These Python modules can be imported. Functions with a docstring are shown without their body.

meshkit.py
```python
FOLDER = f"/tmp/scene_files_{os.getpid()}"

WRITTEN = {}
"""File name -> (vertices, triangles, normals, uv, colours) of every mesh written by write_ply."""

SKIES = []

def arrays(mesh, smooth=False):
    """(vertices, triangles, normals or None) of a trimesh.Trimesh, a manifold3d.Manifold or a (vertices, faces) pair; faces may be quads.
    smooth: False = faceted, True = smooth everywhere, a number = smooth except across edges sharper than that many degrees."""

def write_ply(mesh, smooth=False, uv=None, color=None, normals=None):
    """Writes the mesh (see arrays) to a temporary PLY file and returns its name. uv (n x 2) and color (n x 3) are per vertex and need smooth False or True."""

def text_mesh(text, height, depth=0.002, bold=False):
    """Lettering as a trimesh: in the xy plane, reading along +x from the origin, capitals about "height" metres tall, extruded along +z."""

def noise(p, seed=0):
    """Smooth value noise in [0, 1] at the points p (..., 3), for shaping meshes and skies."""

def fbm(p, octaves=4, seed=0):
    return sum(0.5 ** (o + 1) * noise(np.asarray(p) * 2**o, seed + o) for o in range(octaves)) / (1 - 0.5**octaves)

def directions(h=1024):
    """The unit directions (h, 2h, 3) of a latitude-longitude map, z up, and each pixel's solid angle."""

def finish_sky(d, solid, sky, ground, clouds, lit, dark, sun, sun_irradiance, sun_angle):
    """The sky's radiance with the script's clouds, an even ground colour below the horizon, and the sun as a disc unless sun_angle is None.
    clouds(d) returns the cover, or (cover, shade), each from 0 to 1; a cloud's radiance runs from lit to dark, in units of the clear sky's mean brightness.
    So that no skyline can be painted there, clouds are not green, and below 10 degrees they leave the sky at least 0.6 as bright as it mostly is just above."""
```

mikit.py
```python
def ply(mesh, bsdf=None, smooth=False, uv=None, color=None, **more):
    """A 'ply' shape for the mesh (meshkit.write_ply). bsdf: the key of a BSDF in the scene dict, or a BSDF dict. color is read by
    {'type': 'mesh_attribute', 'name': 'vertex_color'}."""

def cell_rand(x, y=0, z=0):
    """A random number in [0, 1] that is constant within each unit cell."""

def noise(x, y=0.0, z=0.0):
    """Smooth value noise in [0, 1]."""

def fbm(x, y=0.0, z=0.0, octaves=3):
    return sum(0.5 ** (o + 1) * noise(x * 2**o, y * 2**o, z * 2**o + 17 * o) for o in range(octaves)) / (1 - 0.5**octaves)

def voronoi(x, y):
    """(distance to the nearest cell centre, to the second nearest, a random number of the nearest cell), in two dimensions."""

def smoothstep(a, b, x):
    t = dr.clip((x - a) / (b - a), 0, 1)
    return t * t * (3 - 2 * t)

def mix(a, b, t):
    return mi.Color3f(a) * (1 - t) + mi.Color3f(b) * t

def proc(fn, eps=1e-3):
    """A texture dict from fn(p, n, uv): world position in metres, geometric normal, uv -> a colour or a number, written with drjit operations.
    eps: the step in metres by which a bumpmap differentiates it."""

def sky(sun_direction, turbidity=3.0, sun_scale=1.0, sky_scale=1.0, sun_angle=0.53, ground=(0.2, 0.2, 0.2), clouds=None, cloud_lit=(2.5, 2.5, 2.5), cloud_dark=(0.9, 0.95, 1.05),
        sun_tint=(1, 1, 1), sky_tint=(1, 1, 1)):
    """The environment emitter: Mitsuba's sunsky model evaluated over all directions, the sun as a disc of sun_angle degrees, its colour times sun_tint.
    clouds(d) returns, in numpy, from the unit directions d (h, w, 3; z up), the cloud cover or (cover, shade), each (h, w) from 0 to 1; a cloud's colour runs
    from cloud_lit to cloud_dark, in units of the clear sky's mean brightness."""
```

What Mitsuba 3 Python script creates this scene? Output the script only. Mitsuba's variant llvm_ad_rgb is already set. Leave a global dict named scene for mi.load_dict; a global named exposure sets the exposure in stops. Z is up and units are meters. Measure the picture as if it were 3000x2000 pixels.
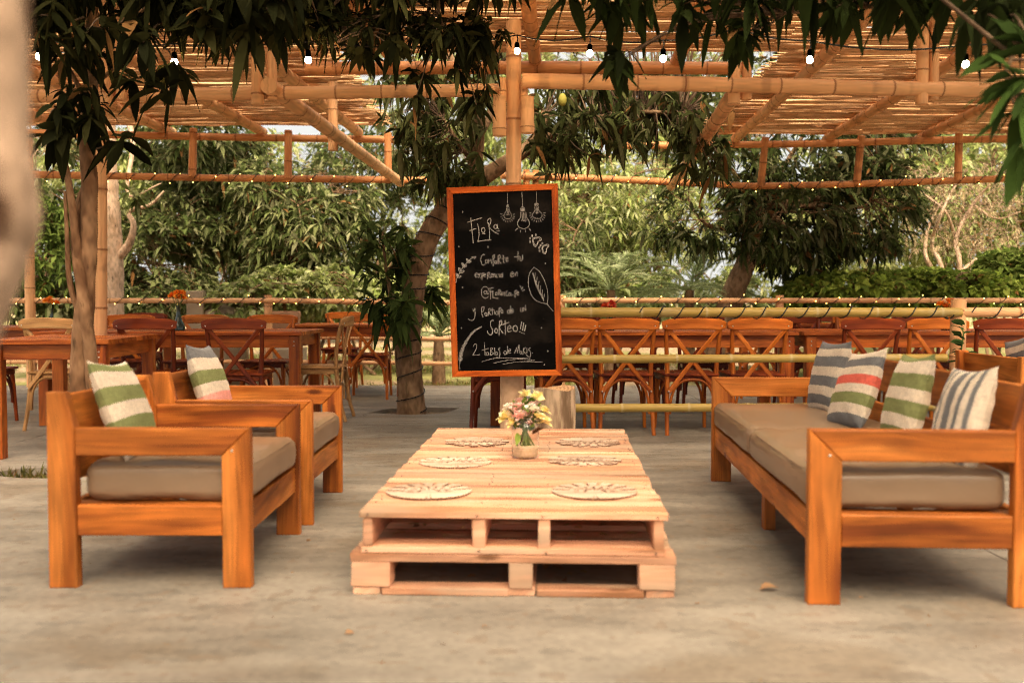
import math
import numpy as np
import drjit as dr
import mitsuba as mi
import trimesh
import shapely.geometry as sg
import mikit
import meshkit

T = mi.ScalarTransform4f
rng = np.random.default_rng(7)
scene, labels = {"type": "scene"}, {}

# ------------------------------------------------------------------ camera, sky, exposure
CAM_Z, PITCH, FPX = 1.02, math.radians(2.28), 2917.0
scene["camera"] = {
    "type": "thinlens", "fov": math.degrees(2 * math.atan(1500 / FPX)), "fov_axis": "x",
    "aperture_radius": 0.0095, "focus_distance": 7.0, "near_clip": 0.05, "far_clip": 600.0,
    "to_world": T().look_at(origin=[0, 0, CAM_Z], target=[0, math.cos(PITCH), CAM_Z - math.sin(PITCH)], up=[0, 0, 1]),
}
scene["sky_light"] = mikit.sky([0.1, -0.6, 0.78], turbidity=4, sun_scale=1.9, sky_scale=1.0, sun_angle=55, ground=(0.25, 0.2, 0.14),
                               clouds=lambda d: 1.0, cloud_lit=(2.1, 2.1, 2.02), cloud_dark=(2.0, 2.0, 1.9), sun_tint=(1.0, 0.97, 0.9))
exposure = 2.05


def at(px, py, Y):
    """The point at depth Y that the photograph shows at (px, py): used once, to read real positions off the photograph."""
    u, v = (px - 1500) / FPX, (1000 - py) / FPX
    y, z = math.cos(PITCH) + math.sin(PITCH) * v, -math.sin(PITCH) + math.cos(PITCH) * v
    return np.array([u / y * Y, Y, CAM_Z + z / y * Y])


# ------------------------------------------------------------------ registry
def numbered(base):
    if base not in labels and base not in scene and not any(k.startswith(base + "__") for k in scene):
        return base
    i = 1
    while f"{base}_{i:03d}" in labels or f"{base}_{i:03d}" in scene or any(k.startswith(f"{base}_{i:03d}__") for k in scene):
        i += 1
    return f"{base}_{i:03d}"


def thing(name, label, cat, group=None):
    k = numbered(name)
    labels[k] = {"label": label, "category": cat}
    if group:
        labels[k]["group"] = group
    return k


def part(parent, name, shape, label=None, kind=None):
    base = f"{parent}__{name}"
    k, i = base, 0
    while k in scene:
        i += 1
        k = f"{base}_{i:03d}"
    scene[k] = shape
    if label or kind:
        labels[k] = {}
        if label:
            labels[k]["label"] = label
        if kind:
            labels[k]["kind"] = kind
    return k


def structure(name, shape):
    scene[name] = shape
    labels[name] = {"kind": "structure"}


def moved(shape, M, bsdf=None):
    s = {**shape, "to_world": M}
    if bsdf:
        s["bsdf"] = {"type": "ref", "id": bsdf}
    return s


# ------------------------------------------------------------------ materials
mix, noise, fbm, sstep = mikit.mix, mikit.noise, mikit.fbm, mikit.smoothstep


def principled(key, color, rough=0.5, spec=0.5, **more):
    c = mikit.proc(color) if callable(color) else ({"type": "rgb", "value": list(color)} if not isinstance(color, dict) else color)
    scene[key] = {"type": "principled", "base_color": c, "roughness": rough, "specular": spec, **more}


def wood_fn(light, mid, dark, su=2.2, sv=26.0, fine=0.5, knots=0.0, figure=0.5):
    def fn(p, n, uv):
        u, v = uv.x, uv.y
        w = noise(u * 1.3, v * 7.0, 3.0) * 0.09 + noise(u * 4.0, v * 16.0, 4.0) * 0.018
        g = fbm(u * su, (v + w) * sv, 1.0, 3)
        f = noise(u * 9.0, (v + w) * 260.0, 5.0)
        b = fbm(u * 5.0, v * 13.0, 8.0, 3)
        c = mix(mix(dark, mid, sstep(0.22, 0.5, g)), light, sstep(0.48, 0.8, g))
        k = 1.0 - fine * (0.5 - f) * 0.8 - figure * (0.5 - b) * 1.3 - 0.3 * (0.5 - noise(u * 0.7, v * 3.0, 9.0))
        k = k * (0.8 + 0.36 * mikit.cell_rand(dr.floor(v / 2.5), 7.0))            # every board has its own tone
        if knots:
            d1, d2, r = mikit.voronoi(u * 2.2, v * 6.0)
            c = mix(c, mi.Color3f(dark) * 0.6, sstep(0.13, 0.04, d1) * dr.select(r > 1 - knots, 1.0, 0.0))
        return c * k
    return fn


principled("wood_orange", wood_fn((0.52, 0.175, 0.034), (0.37, 0.105, 0.016), (0.175, 0.040, 0.007), su=1.6, sv=17, knots=0.2, figure=0.7), 0.42, 0.25)
principled("wood_frame", wood_fn((0.66, 0.15, 0.02), (0.54, 0.10, 0.011), (0.34, 0.05, 0.006)), 0.45, 0.2)
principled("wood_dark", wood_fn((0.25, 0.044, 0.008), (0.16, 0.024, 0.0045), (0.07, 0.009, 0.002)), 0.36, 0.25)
principled("wood_chair", wood_fn((0.56, 0.155, 0.022), (0.42, 0.10, 0.011), (0.2, 0.036, 0.004)), 0.36, 0.25)
principled("wood_natural", wood_fn((0.56, 0.31, 0.13), (0.45, 0.23, 0.085), (0.28, 0.13, 0.045)), 0.5, 0.2)
principled("wood_table", wood_fn((0.52, 0.14, 0.022), (0.38, 0.085, 0.011), (0.19, 0.034, 0.005)), 0.38, 0.3)
_pal = wood_fn((0.70, 0.41, 0.265), (0.60, 0.31, 0.187), (0.38, 0.172, 0.085), su=1.6, sv=20, fine=0.4, knots=0.15, figure=0.35)
principled("wood_pallet", lambda p, n, uv: mix(_pal(p, n, uv), (0.40, 0.29, 0.2), 0.65 * sstep(0.5, 0.75, fbm(uv.x * 2.2, uv.y * 9.0, 21.0, 4))), 0.75, 0.15)
_mat = wood_fn((0.63, 0.46, 0.345), (0.54, 0.38, 0.28), (0.36, 0.23, 0.155), fine=0.6)
# laser cut: the cut edges are scorched brown
principled("wood_mat", lambda p, n, uv: dr.select(dr.abs(n.z) > 0.5, _mat(p, n, uv), mi.Color3f(0.13, 0.05, 0.02)), 0.75, 0.15)


def bamboo_fn(light, mid, node):
    def fn(p, n, uv):
        u, v = uv.x, uv.y
        f = u - dr.floor(u)
        e = dr.minimum(f, 1 - f)
        tone = mikit.cell_rand(dr.floor(u), 4.0)
        c = mix(mid, light, 0.2 + 0.5 * fbm(u * 1.3, v * 9.0, 2.0) + 0.3 * tone)
        c = c * (0.86 + 0.28 * noise(u * 2.5, v * 60.0, 7.0))
        c = mix(c, mi.Color3f(node), sstep(0.03, 0.006, e) * 0.75)
        s = sstep(0.6, 0.78, fbm(u * 3.0, v * 3.0, 11.0))
        return mix(c, mi.Color3f(node) * 0.8, s * 0.4)
    return fn


principled("bamboo_tan", bamboo_fn((0.74, 0.42, 0.21), (0.60, 0.30, 0.125), (0.22, 0.08, 0.03)), 0.45, 0.25)
principled("bamboo_orange", bamboo_fn((0.60, 0.27, 0.105), (0.46, 0.18, 0.06), (0.17, 0.055, 0.018)), 0.45, 0.22)
principled("bamboo_green", bamboo_fn((0.42, 0.285, 0.08), (0.31, 0.195, 0.036), (0.46, 0.37, 0.2)), 0.4, 0.25)


def reed_fn(p, n, uv):
    c = mix((0.44, 0.22, 0.085), (0.86, 0.56, 0.30), mikit.cell_rand(uv.y * 7.0, 3.0) * 0.75 + 0.25 * noise(uv.x * 3.0, uv.y * 5.0))
    return c * (0.7 + 0.5 * noise(uv.x * 14.0, uv.y * 3.0, 2.0))


principled("reed", reed_fn, 0.6, 0.2)


def floor_fn(p, n, uv):
    a = fbm(p.x * 0.7, p.y * 0.7, 0.3, 4)
    b = fbm(p.x * 1.3, p.y * 5.0, 2.0, 4)
    d = noise(p.x * 60.0, p.y * 60.0, 1.0)
    st = sstep(0.56, 0.75, fbm(p.x * 1.7 + 3.0, p.y * 2.6, 5.0, 4))
    c = mix((0.140, 0.120, 0.096), (0.292, 0.257, 0.212), sstep(0.25, 0.75, 0.55 * a + 0.45 * b))
    c = mix(c, (0.17, 0.122, 0.075), st * 0.42)
    sc = sstep(0.62, 0.7, fbm(p.x * 9.0, p.y * 16.0, 4.0, 4))
    c = c * (1 - 0.15 * sc) * (0.9 + 0.2 * fbm(p.x * 7.0, p.y * 12.0, 3.0, 3))
    sp = sstep(0.80, 0.86, noise(p.x * 23.0, p.y * 23.0, 8.0))
    c = mix(c, (0.2, 0.14, 0.09), sp * 0.35)
    return c * (0.92 + 0.16 * d)


principled("concrete_floor_mat", floor_fn, mikit.proc(lambda p, n, uv: 0.42 + 0.3 * fbm(p.x * 2.0, p.y * 3.5, 6.0)), 0.35)


def ground_fn(p, n, uv):
    g = fbm(p.x * 0.6, p.y * 0.6, 0.0, 4)
    c = mix((0.27, 0.195, 0.12), (0.17, 0.16, 0.06), sstep(0.42, 0.6, g))
    return c * (0.7 + 0.6 * fbm(p.x * 8.0, p.y * 8.0, 1.0))


principled("dirt", ground_fn, 0.95, 0.1)


def bark_fn(a, b):
    def fn(p, n, uv):
        g = 0.6 * fbm(p.x * 9.0, p.y * 9.0, p.z * 4.0, 4) + 0.4 * fbm(p.x * 26.0, p.y * 26.0, p.z * 13.0, 2)
        f = fbm(p.x * 42.0, p.y * 42.0, p.z * 16.0, 2)
        c = mix(a, b, sstep(0.3, 0.7, g))
        sp = sstep(0.6, 0.8, fbm(p.x * 34.0, p.y * 34.0, p.z * 9.0, 4))
        return c * (0.62 + 0.75 * f) * (1 - 0.5 * sp)
    return fn


principled("bark_brown", bark_fn((0.14, 0.08, 0.042), (0.30, 0.19, 0.11)), 0.9, 0.15)
principled("bark_pale", lambda p, n, uv: mix((0.07, 0.036, 0.02), (0.40, 0.275, 0.19), sstep(0.28, 0.62, fbm(p.x * 17.0, p.y * 17.0, p.z * 8.0, 3))) * (0.7 + 0.6 * fbm(p.x * 60.0, p.y * 60.0, p.z * 30.0, 2)), 0.9, 0.15)
principled("bark_white", bark_fn((0.42, 0.28, 0.18), (0.66, 0.48, 0.34)), 0.9, 0.15)
principled("bark_red", bark_fn((0.13, 0.062, 0.03), (0.27, 0.15, 0.08)), 0.9, 0.15)
principled("bark_dark", bark_fn((0.08, 0.05, 0.032), (0.17, 0.11, 0.07)), 0.9, 0.15)


def leather_fn(p, n, uv):
    g = fbm(p.x * 3.0, p.y * 3.0, p.z * 3.0, 3)
    return mix((0.185, 0.115, 0.067), (0.26, 0.172, 0.107), g) * (0.95 + 0.1 * noise(p.x * 300.0, p.y * 300.0, p.z * 300.0))


principled("leather", leather_fn, 0.28, 0.5)

CREAM, GREEN, GREY, RED, PINK = (0.58, 0.48, 0.37), (0.18, 0.19, 0.075), (0.15, 0.145, 0.145), (0.56, 0.11, 0.075), (0.72, 0.30, 0.24)
STRIPES = {
    0: [(0, CREAM), (0.07, GREEN), (0.10, CREAM), (0.24, GREEN), (0.40, CREAM), (0.56, GREEN), (0.72, CREAM), (0.88, GREEN), (0.97, CREAM)],
    1: [(0, CREAM), (0.12, GREEN), (0.22, PINK), (0.36, CREAM), (0.50, GREEN), (0.66, CREAM), (0.82, GREY)],
    2: [(0, CREAM), (0.09, GREY), (0.23, CREAM), (0.36, GREY), (0.51, CREAM), (0.64, GREY), (0.79, CREAM), (0.90, GREY)],
    3: [(0, GREY), (0.15, CREAM), (0.28, GREEN), (0.42, CREAM), (0.53, RED), (0.65, CREAM), (0.76, GREY), (0.88, CREAM)],
    4: [(0, CREAM), (0.06, GREEN), (0.20, CREAM), (0.34, GREEN), (0.50, CREAM), (0.63, GREEN), (0.79, CREAM), (0.93, GREEN)],
    5: [(0, CREAM), (0.10, GREY), (0.19, CREAM), (0.27, GREY), (0.33, CREAM), (0.44, GREY), (0.60, CREAM), (0.70, GREY), (0.77, CREAM), (0.86, GREY), (0.92, CREAM)],
}


def pillow_fn(p, n, uv):
    i = dr.floor(uv.x / 2.0 + 1e-4)
    s = uv.y + 0.006 * (noise(uv.x * 8.0, uv.y * 8.0) - 0.5)
    c = mi.Color3f(CREAM)
    for k, bands in STRIPES.items():
        ck = mi.Color3f(bands[0][1])
        for t0, col in bands[1:]:
            ck = mix(ck, mi.Color3f(col), sstep(t0 - 0.006, t0 + 0.006, s))
        c = dr.select(dr.abs(i - k) < 0.5, ck, c)
    return c * (0.85 + 0.3 * noise(uv.x * 160.0, uv.y * 40.0, 1.0)) * (0.9 + 0.2 * noise(uv.x * 20.0, uv.y * 180.0, 4.0))


principled("pillow_cloth", pillow_fn, 0.9, 0.15, sheen=0.3)

for k, dt, rough in (("leaf_near", 0.45, 0.45), ("leaf_far", 0.6, 0.5)):
    scene[k] = {"type": "principledthin", "base_color": {"type": "mesh_attribute", "name": "vertex_color"}, "roughness": rough, "diff_trans": dt, "spec_trans": 0.0, "eta": 1.4}
principled("petal", {"type": "mesh_attribute", "name": "vertex_color"}, 0.7, 0.2)
scene["petal"] = {"type": "twosided", "bsdf": scene["petal"]}
principled("chalk_black", lambda p, n, uv: mix((0.002, 0.0015, 0.0013), (0.012, 0.009, 0.007), sstep(0.35, 0.8, fbm(p.x * 5.0, p.z * 9.0, 0.0, 4))), 0.5, 0.06)
principled("chalk_white", lambda p, n, uv: mi.Color3f(0.40, 0.37, 0.34) * (0.55 + 0.6 * noise(p.x * 140.0, p.z * 140.0, 0.0)), 0.95, 0.1)
scene["chalk_white"] = {"type": "twosided", "bsdf": scene["chalk_white"]}
principled("black_cable", (0.012, 0.01, 0.009), 0.5, 0.4)
principled("metal_bolt", (0.6, 0.56, 0.5), 0.35, 0.5, metallic=1.0)
principled("soil", lambda p, n, uv: mix((0.09, 0.06, 0.04), (0.2, 0.145, 0.095), fbm(p.x * 14.0, p.y * 14.0, 0.0, 4)), 0.95, 0.1)
principled("concrete_post", lambda p, n, uv: mix((0.46, 0.26, 0.14), (0.78, 0.52, 0.33), fbm(p.x * 24.0, p.y * 24.0, p.z * 24.0, 4)), 0.9, 0.15)
principled("stump_bark", lambda p, n, uv: mix((0.2, 0.12, 0.07), (0.62, 0.44, 0.29), sstep(0.25, 0.75, fbm(uv.y * 9.0, uv.x * 5.0, 0.0, 4))), 0.9, 0.15)
principled("stump_top", lambda p, n, uv: mix((0.58, 0.36, 0.2), (0.36, 0.2, 0.1), 0.5 + 0.5 * dr.sin(240.0 * dr.sqrt(dr.square(p.x - 0.29) + dr.square(p.y - 6.75)) + 6 * noise(p.x * 12.0, p.y * 12.0))), 0.85, 0.15)
scene["clear_glass"] = {"type": "dielectric", "int_ior": 1.45}
principled("sand", lambda p, n, uv: mix((0.5, 0.33, 0.19), (0.7, 0.5, 0.32), noise(p.x * 120.0, p.y * 120.0, p.z * 120.0)), 0.9, 0.1)
principled("green_glass", (0.004, 0.022, 0.014), 0.08, 0.6, clearcoat=1.0)
principled("dark_interior", (0.05, 0.025, 0.012), 0.9, 0.1)
principled("terracotta", lambda p, n, uv: mix((0.3, 0.15, 0.085), (0.4, 0.23, 0.14), fbm(p.x * 9.0, p.y * 9.0, p.z * 9.0)), 0.85, 0.15)
principled("pale_stone", lambda p, n, uv: mix((0.24, 0.18, 0.12), (0.40, 0.32, 0.23), fbm(p.x * 5.0, p.y * 5.0, p.z * 5.0, 4)), 0.9, 0.15)
principled("stem_green", (0.12, 0.16, 0.035), 0.6, 0.3)

# ------------------------------------------------------------------ mesh helpers


def off():
    return rng.uniform(0, 40, 2)


def ply_uv(v, f, uv, bsdf, smooth=False):
    return mikit.ply((np.asarray(v), np.asarray(f)), bsdf, smooth=smooth, uv=np.asarray(uv))


def join(items):
    """(v, f, uv) triples joined."""
    vs, fs, us, o = [], [], [], 0
    for v, f, u in items:
        vs.append(v), fs.append(np.asarray(f) + o), us.append(u)
        o += len(v)
    return np.vstack(vs), np.vstack(fs), np.vstack(us)


def prism(poly, t, b=0.004, grain=0, vy=0.9):
    """A board: the convex outline poly (x, z) extruded t along y (centred), with chamfered edges; grain runs along x (0) or z (1)."""
    P = sg.Polygon(poly)
    P = sg.polygon.orient(P)
    o = np.array(P.exterior.coords)[:-1]
    n = len(o)
    e = np.roll(o, -1, 0) - o
    e /= np.linalg.norm(e, axis=1, keepdims=True)
    nrm = np.stack([-e[:, 1], e[:, 0]], 1)              # inward for counter-clockwise
    prev = np.roll(nrm, 1, 0)
    bis = (nrm + prev) / (1 + (nrm * prev).sum(1, keepdims=True))
    ins = o + bis * b
    layers = [(ins, -t / 2), (o, -t / 2 + b), (o, t / 2 - b), (ins, t / 2)]
    v = np.vstack([np.column_stack([q[:, 0], np.full(n, y), q[:, 1]]) for q, y in layers])
    f = []
    for L in range(3):
        for i in range(n):
            j = (i + 1) % n
            a, c = L * n, (L + 1) * n
            f += [[a + i, c + j, a + j], [a + i, c + i, c + j]]
    for i in range(1, n - 1):
        f += [[0, i, i + 1], [3 * n, 3 * n + i + 1, 3 * n + i]]
    s = off()
    a, c = (v[:, 0], v[:, 2]) if grain == 0 else (v[:, 2], v[:, 0])
    uv = np.column_stack([a + s[0], c + v[:, 1] * vy + s[1]])
    return v, np.array(f), uv


def box(sx, sy, sz, c=(0, 0, 0), b=0.004, grain=0, vy=0.9):
    """A chamfered board sx by sy by sz centred on c; grain along axis 0, 1 or 2."""
    if grain == 1:
        v, f, uv = prism([(-sy / 2, -sz / 2), (sy / 2, -sz / 2), (sy / 2, sz / 2), (-sy / 2, sz / 2)], sx, b, 0, vy)
        v = np.column_stack([-v[:, 1], v[:, 0], v[:, 2]])
    else:
        v, f, uv = prism([(-sx / 2, -sz / 2), (sx / 2, -sz / 2), (sx / 2, sz / 2), (-sx / 2, sz / 2)], sy, b, 0 if grain == 0 else 1)
    return v + np.asarray(c), f, uv


def frames(P):
    P = np.asarray(P, float)
    t = np.gradient(P, axis=0)
    t /= np.linalg.norm(t, axis=1, keepdims=True) + 1e-12
    a = np.cross(t[0], [0, 0, 1.0] if abs(t[0][2]) < 0.9 else [1.0, 0, 0])
    a /= np.linalg.norm(a)
    A = [a]
    for k in range(1, len(P)):
        a = A[-1] - t[k] * np.dot(A[-1], t[k])
        A.append(a / (np.linalg.norm(a) + 1e-12))
    A = np.array(A)
    return t, A, np.cross(t, A)


def tube(P, r, sides=10, cap=True, ucoord=None, squash=1.0):
    P = np.asarray(P, float)
    n = len(P)
    t, A, B = frames(P)
    r = np.broadcast_to(r, (n,)).astype(float)
    ang = np.arange(sides) * 2 * np.pi / sides
    v = P[:, None] + r[:, None, None] * (np.cos(ang)[None, :, None] * A[:, None] + squash * np.sin(ang)[None, :, None] * B[:, None])
    if ucoord is None:
        ucoord = np.concatenate([[0], np.cumsum(np.linalg.norm(np.diff(P, axis=0), axis=1))])
    s = off()
    # the seam is hidden by mirroring the coordinate around the tube
    around = np.abs(np.arange(sides) / sides - 0.5) * 2
    uv = np.stack(np.broadcast_arrays(np.asarray(ucoord)[:, None] + np.floor(s[0]), around[None] * np.maximum(r.mean() * 3.1, 0.02) + s[1]), -1)
    i, j = np.meshgrid(np.arange(n - 1), np.arange(sides), indexing="ij")
    k = (j + 1) % sides
    q = np.stack([i * sides + j, i * sides + k, (i + 1) * sides + k, (i + 1) * sides + j], -1).reshape(-1, 4)
    f = np.vstack([q[:, [0, 1, 2]], q[:, [0, 2, 3]]])
    v, uv = v.reshape(-1, 3), uv.reshape(-1, 2)
    if cap:
        v0, u0 = v[:sides].copy(), uv[:sides].copy()
        v1, u1 = v[-sides:].copy(), uv[-sides:].copy()
        o = len(v)
        v, uv = np.vstack([v, v0, v1]), np.vstack([uv, u0 + 0.3, u1 + 0.3])
        f = np.vstack([f, [[o, o + m + 1, o + m] for m in range(1, sides - 1)], [[o + sides, o + sides + m, o + sides + m + 1] for m in range(1, sides - 1)]])
    return v, f, uv


def spline(P, n=24):
    """Catmull-Rom through P."""
    P = np.asarray(P, float)
    Q = np.vstack([2 * P[0] - P[1], P, 2 * P[-1] - P[-2]])
    out = []
    m = len(P) - 1
    for x in np.linspace(0, m, n):
        i = min(int(x), m - 1)
        t = x - i
        a, b, c, d = Q[i:i + 4]
        out.append(0.5 * (2 * b + (c - a) * t + (2 * a - 5 * b + 4 * c - d) * t * t + (3 * b - a - 3 * c + d) * t ** 3))
    return np.array(out)


def bamboo(p0, p1, r, node=0.30, sides=14, bend=0.012, hollow=False):
    """A bamboo pole: swollen nodes, slight bend and taper."""
    p0, p1 = np.asarray(p0, float), np.asarray(p1, float)
    L = np.linalg.norm(p1 - p0)
    pos, u, rad = [], [], []
    x, k = -rng.uniform(0, node), 0
    nodes = []
    while x < L + node:
        nodes.append(x)
        x += node * rng.uniform(0.85, 1.15)
    stations = {0.0, L}
    for q in nodes:
        stations |= {q - 0.03, q - 0.010, q, q + 0.010, q + 0.03, q + node * 0.5}
    st = np.array(sorted(z for z in stations if 0 <= z <= L))
    uu = np.interp(st, nodes, np.arange(len(nodes)) + 0.0)
    dist = np.min(np.abs(st[:, None] - np.array(nodes)[None]), axis=1)
    rad = r * (1 + 0.07 * np.exp(-(dist / 0.010) ** 2) - 0.02 * np.exp(-((dist - 0.03) / 0.02) ** 2)) * (1.03 - 0.06 * st / L)
    d = (p1 - p0) / L
    side = np.cross(d, [0.3, 0.4, 0.86])
    side /= np.linalg.norm(side)
    P = p0 + d * st[:, None] + side * (bend * L / 3 * np.sin(np.pi * st / L) * rng.uniform(-1, 1))[:, None]
    return tube(P, rad, sides, ucoord=uu + rng.integers(0, 50))


def rounded_box(sx, sy, sz, r, n=14, puff=0.0, wrinkle=0.0, seed=0):
    g = np.linspace(-1, 1, n)
    vs, fs, o = [], [], 0
    a, b = np.meshgrid(g, g, indexing="ij")
    for ax in range(3):
        for s in (-1, 1):
            p = np.zeros((n, n, 3))
            p[..., ax] = s
            p[..., (ax + 1) % 3], p[..., (ax + 2) % 3] = a, b
            i, j = np.meshgrid(np.arange(n - 1), np.arange(n - 1), indexing="ij")
            q = np.stack([i * n + j, (i + 1) * n + j, (i + 1) * n + j + 1, i * n + j + 1], -1).reshape(-1, 4)
            if s < 0:
                q = q[:, ::-1]
            vs.append(p.reshape(-1, 3)), fs.append(q + o)
            o += n * n
    v, f = np.vstack(vs), np.vstack(fs)
    f = np.vstack([f[:, [0, 1, 2]], f[:, [0, 2, 3]]])
    m = trimesh.Trimesh(v, f, process=True)
    v, f = np.array(m.vertices), np.array(m.faces)
    h = np.array([sx, sy, sz]) / 2
    w = np.sign(v) * np.abs(v) ** 0.7
    p = w * h
    inner = np.clip(p, -(h - r), h - r)
    dlt = p - inner
    p = inner + dlt / (np.linalg.norm(dlt, axis=1, keepdims=True) + 1e-9) * np.minimum(np.linalg.norm(dlt, axis=1, keepdims=True), r)
    k = (1 - v[:, 0] ** 2) * (1 - v[:, 1] ** 2)
    p[:, 2] += puff * np.where(v[:, 2] > 0, k, -0.0)
    p[:, 1] *= 1 + 0.012 * (1 - v[:, 2] ** 2)
    p[:, 0] *= 1 + 0.012 * (1 - v[:, 2] ** 2)
    if wrinkle:
        p += wrinkle * (meshkit.fbm(p * [6, 6, 14] + seed, 3, seed)[:, None] - 0.5) * np.array([0.4, 0.4, 1])
    return p, f


def lathe(profile, sides=28):
    pr = np.asarray(profile, float)
    ang = np.arange(sides) * 2 * np.pi / sides
    v = np.stack([pr[:, 0][:, None] * np.cos(ang), pr[:, 0][:, None] * np.sin(ang), np.broadcast_to(pr[:, 1][:, None], (len(pr), sides))], -1).reshape(-1, 3)
    n = len(pr)
    i, j = np.meshgrid(np.arange(n - 1), np.arange(sides), indexing="ij")
    k = (j + 1) % sides
    q = np.stack([i * sides + j, i * sides + k, (i + 1) * sides + k, (i + 1) * sides + j], -1).reshape(-1, 4)
    return v, np.vstack([q[:, [0, 1, 2]], q[:, [0, 2, 3]]])


def unit(a):
    a = np.asarray(a, float)
    return a / (np.linalg.norm(a, axis=-1, keepdims=True) + 1e-12)


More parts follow.
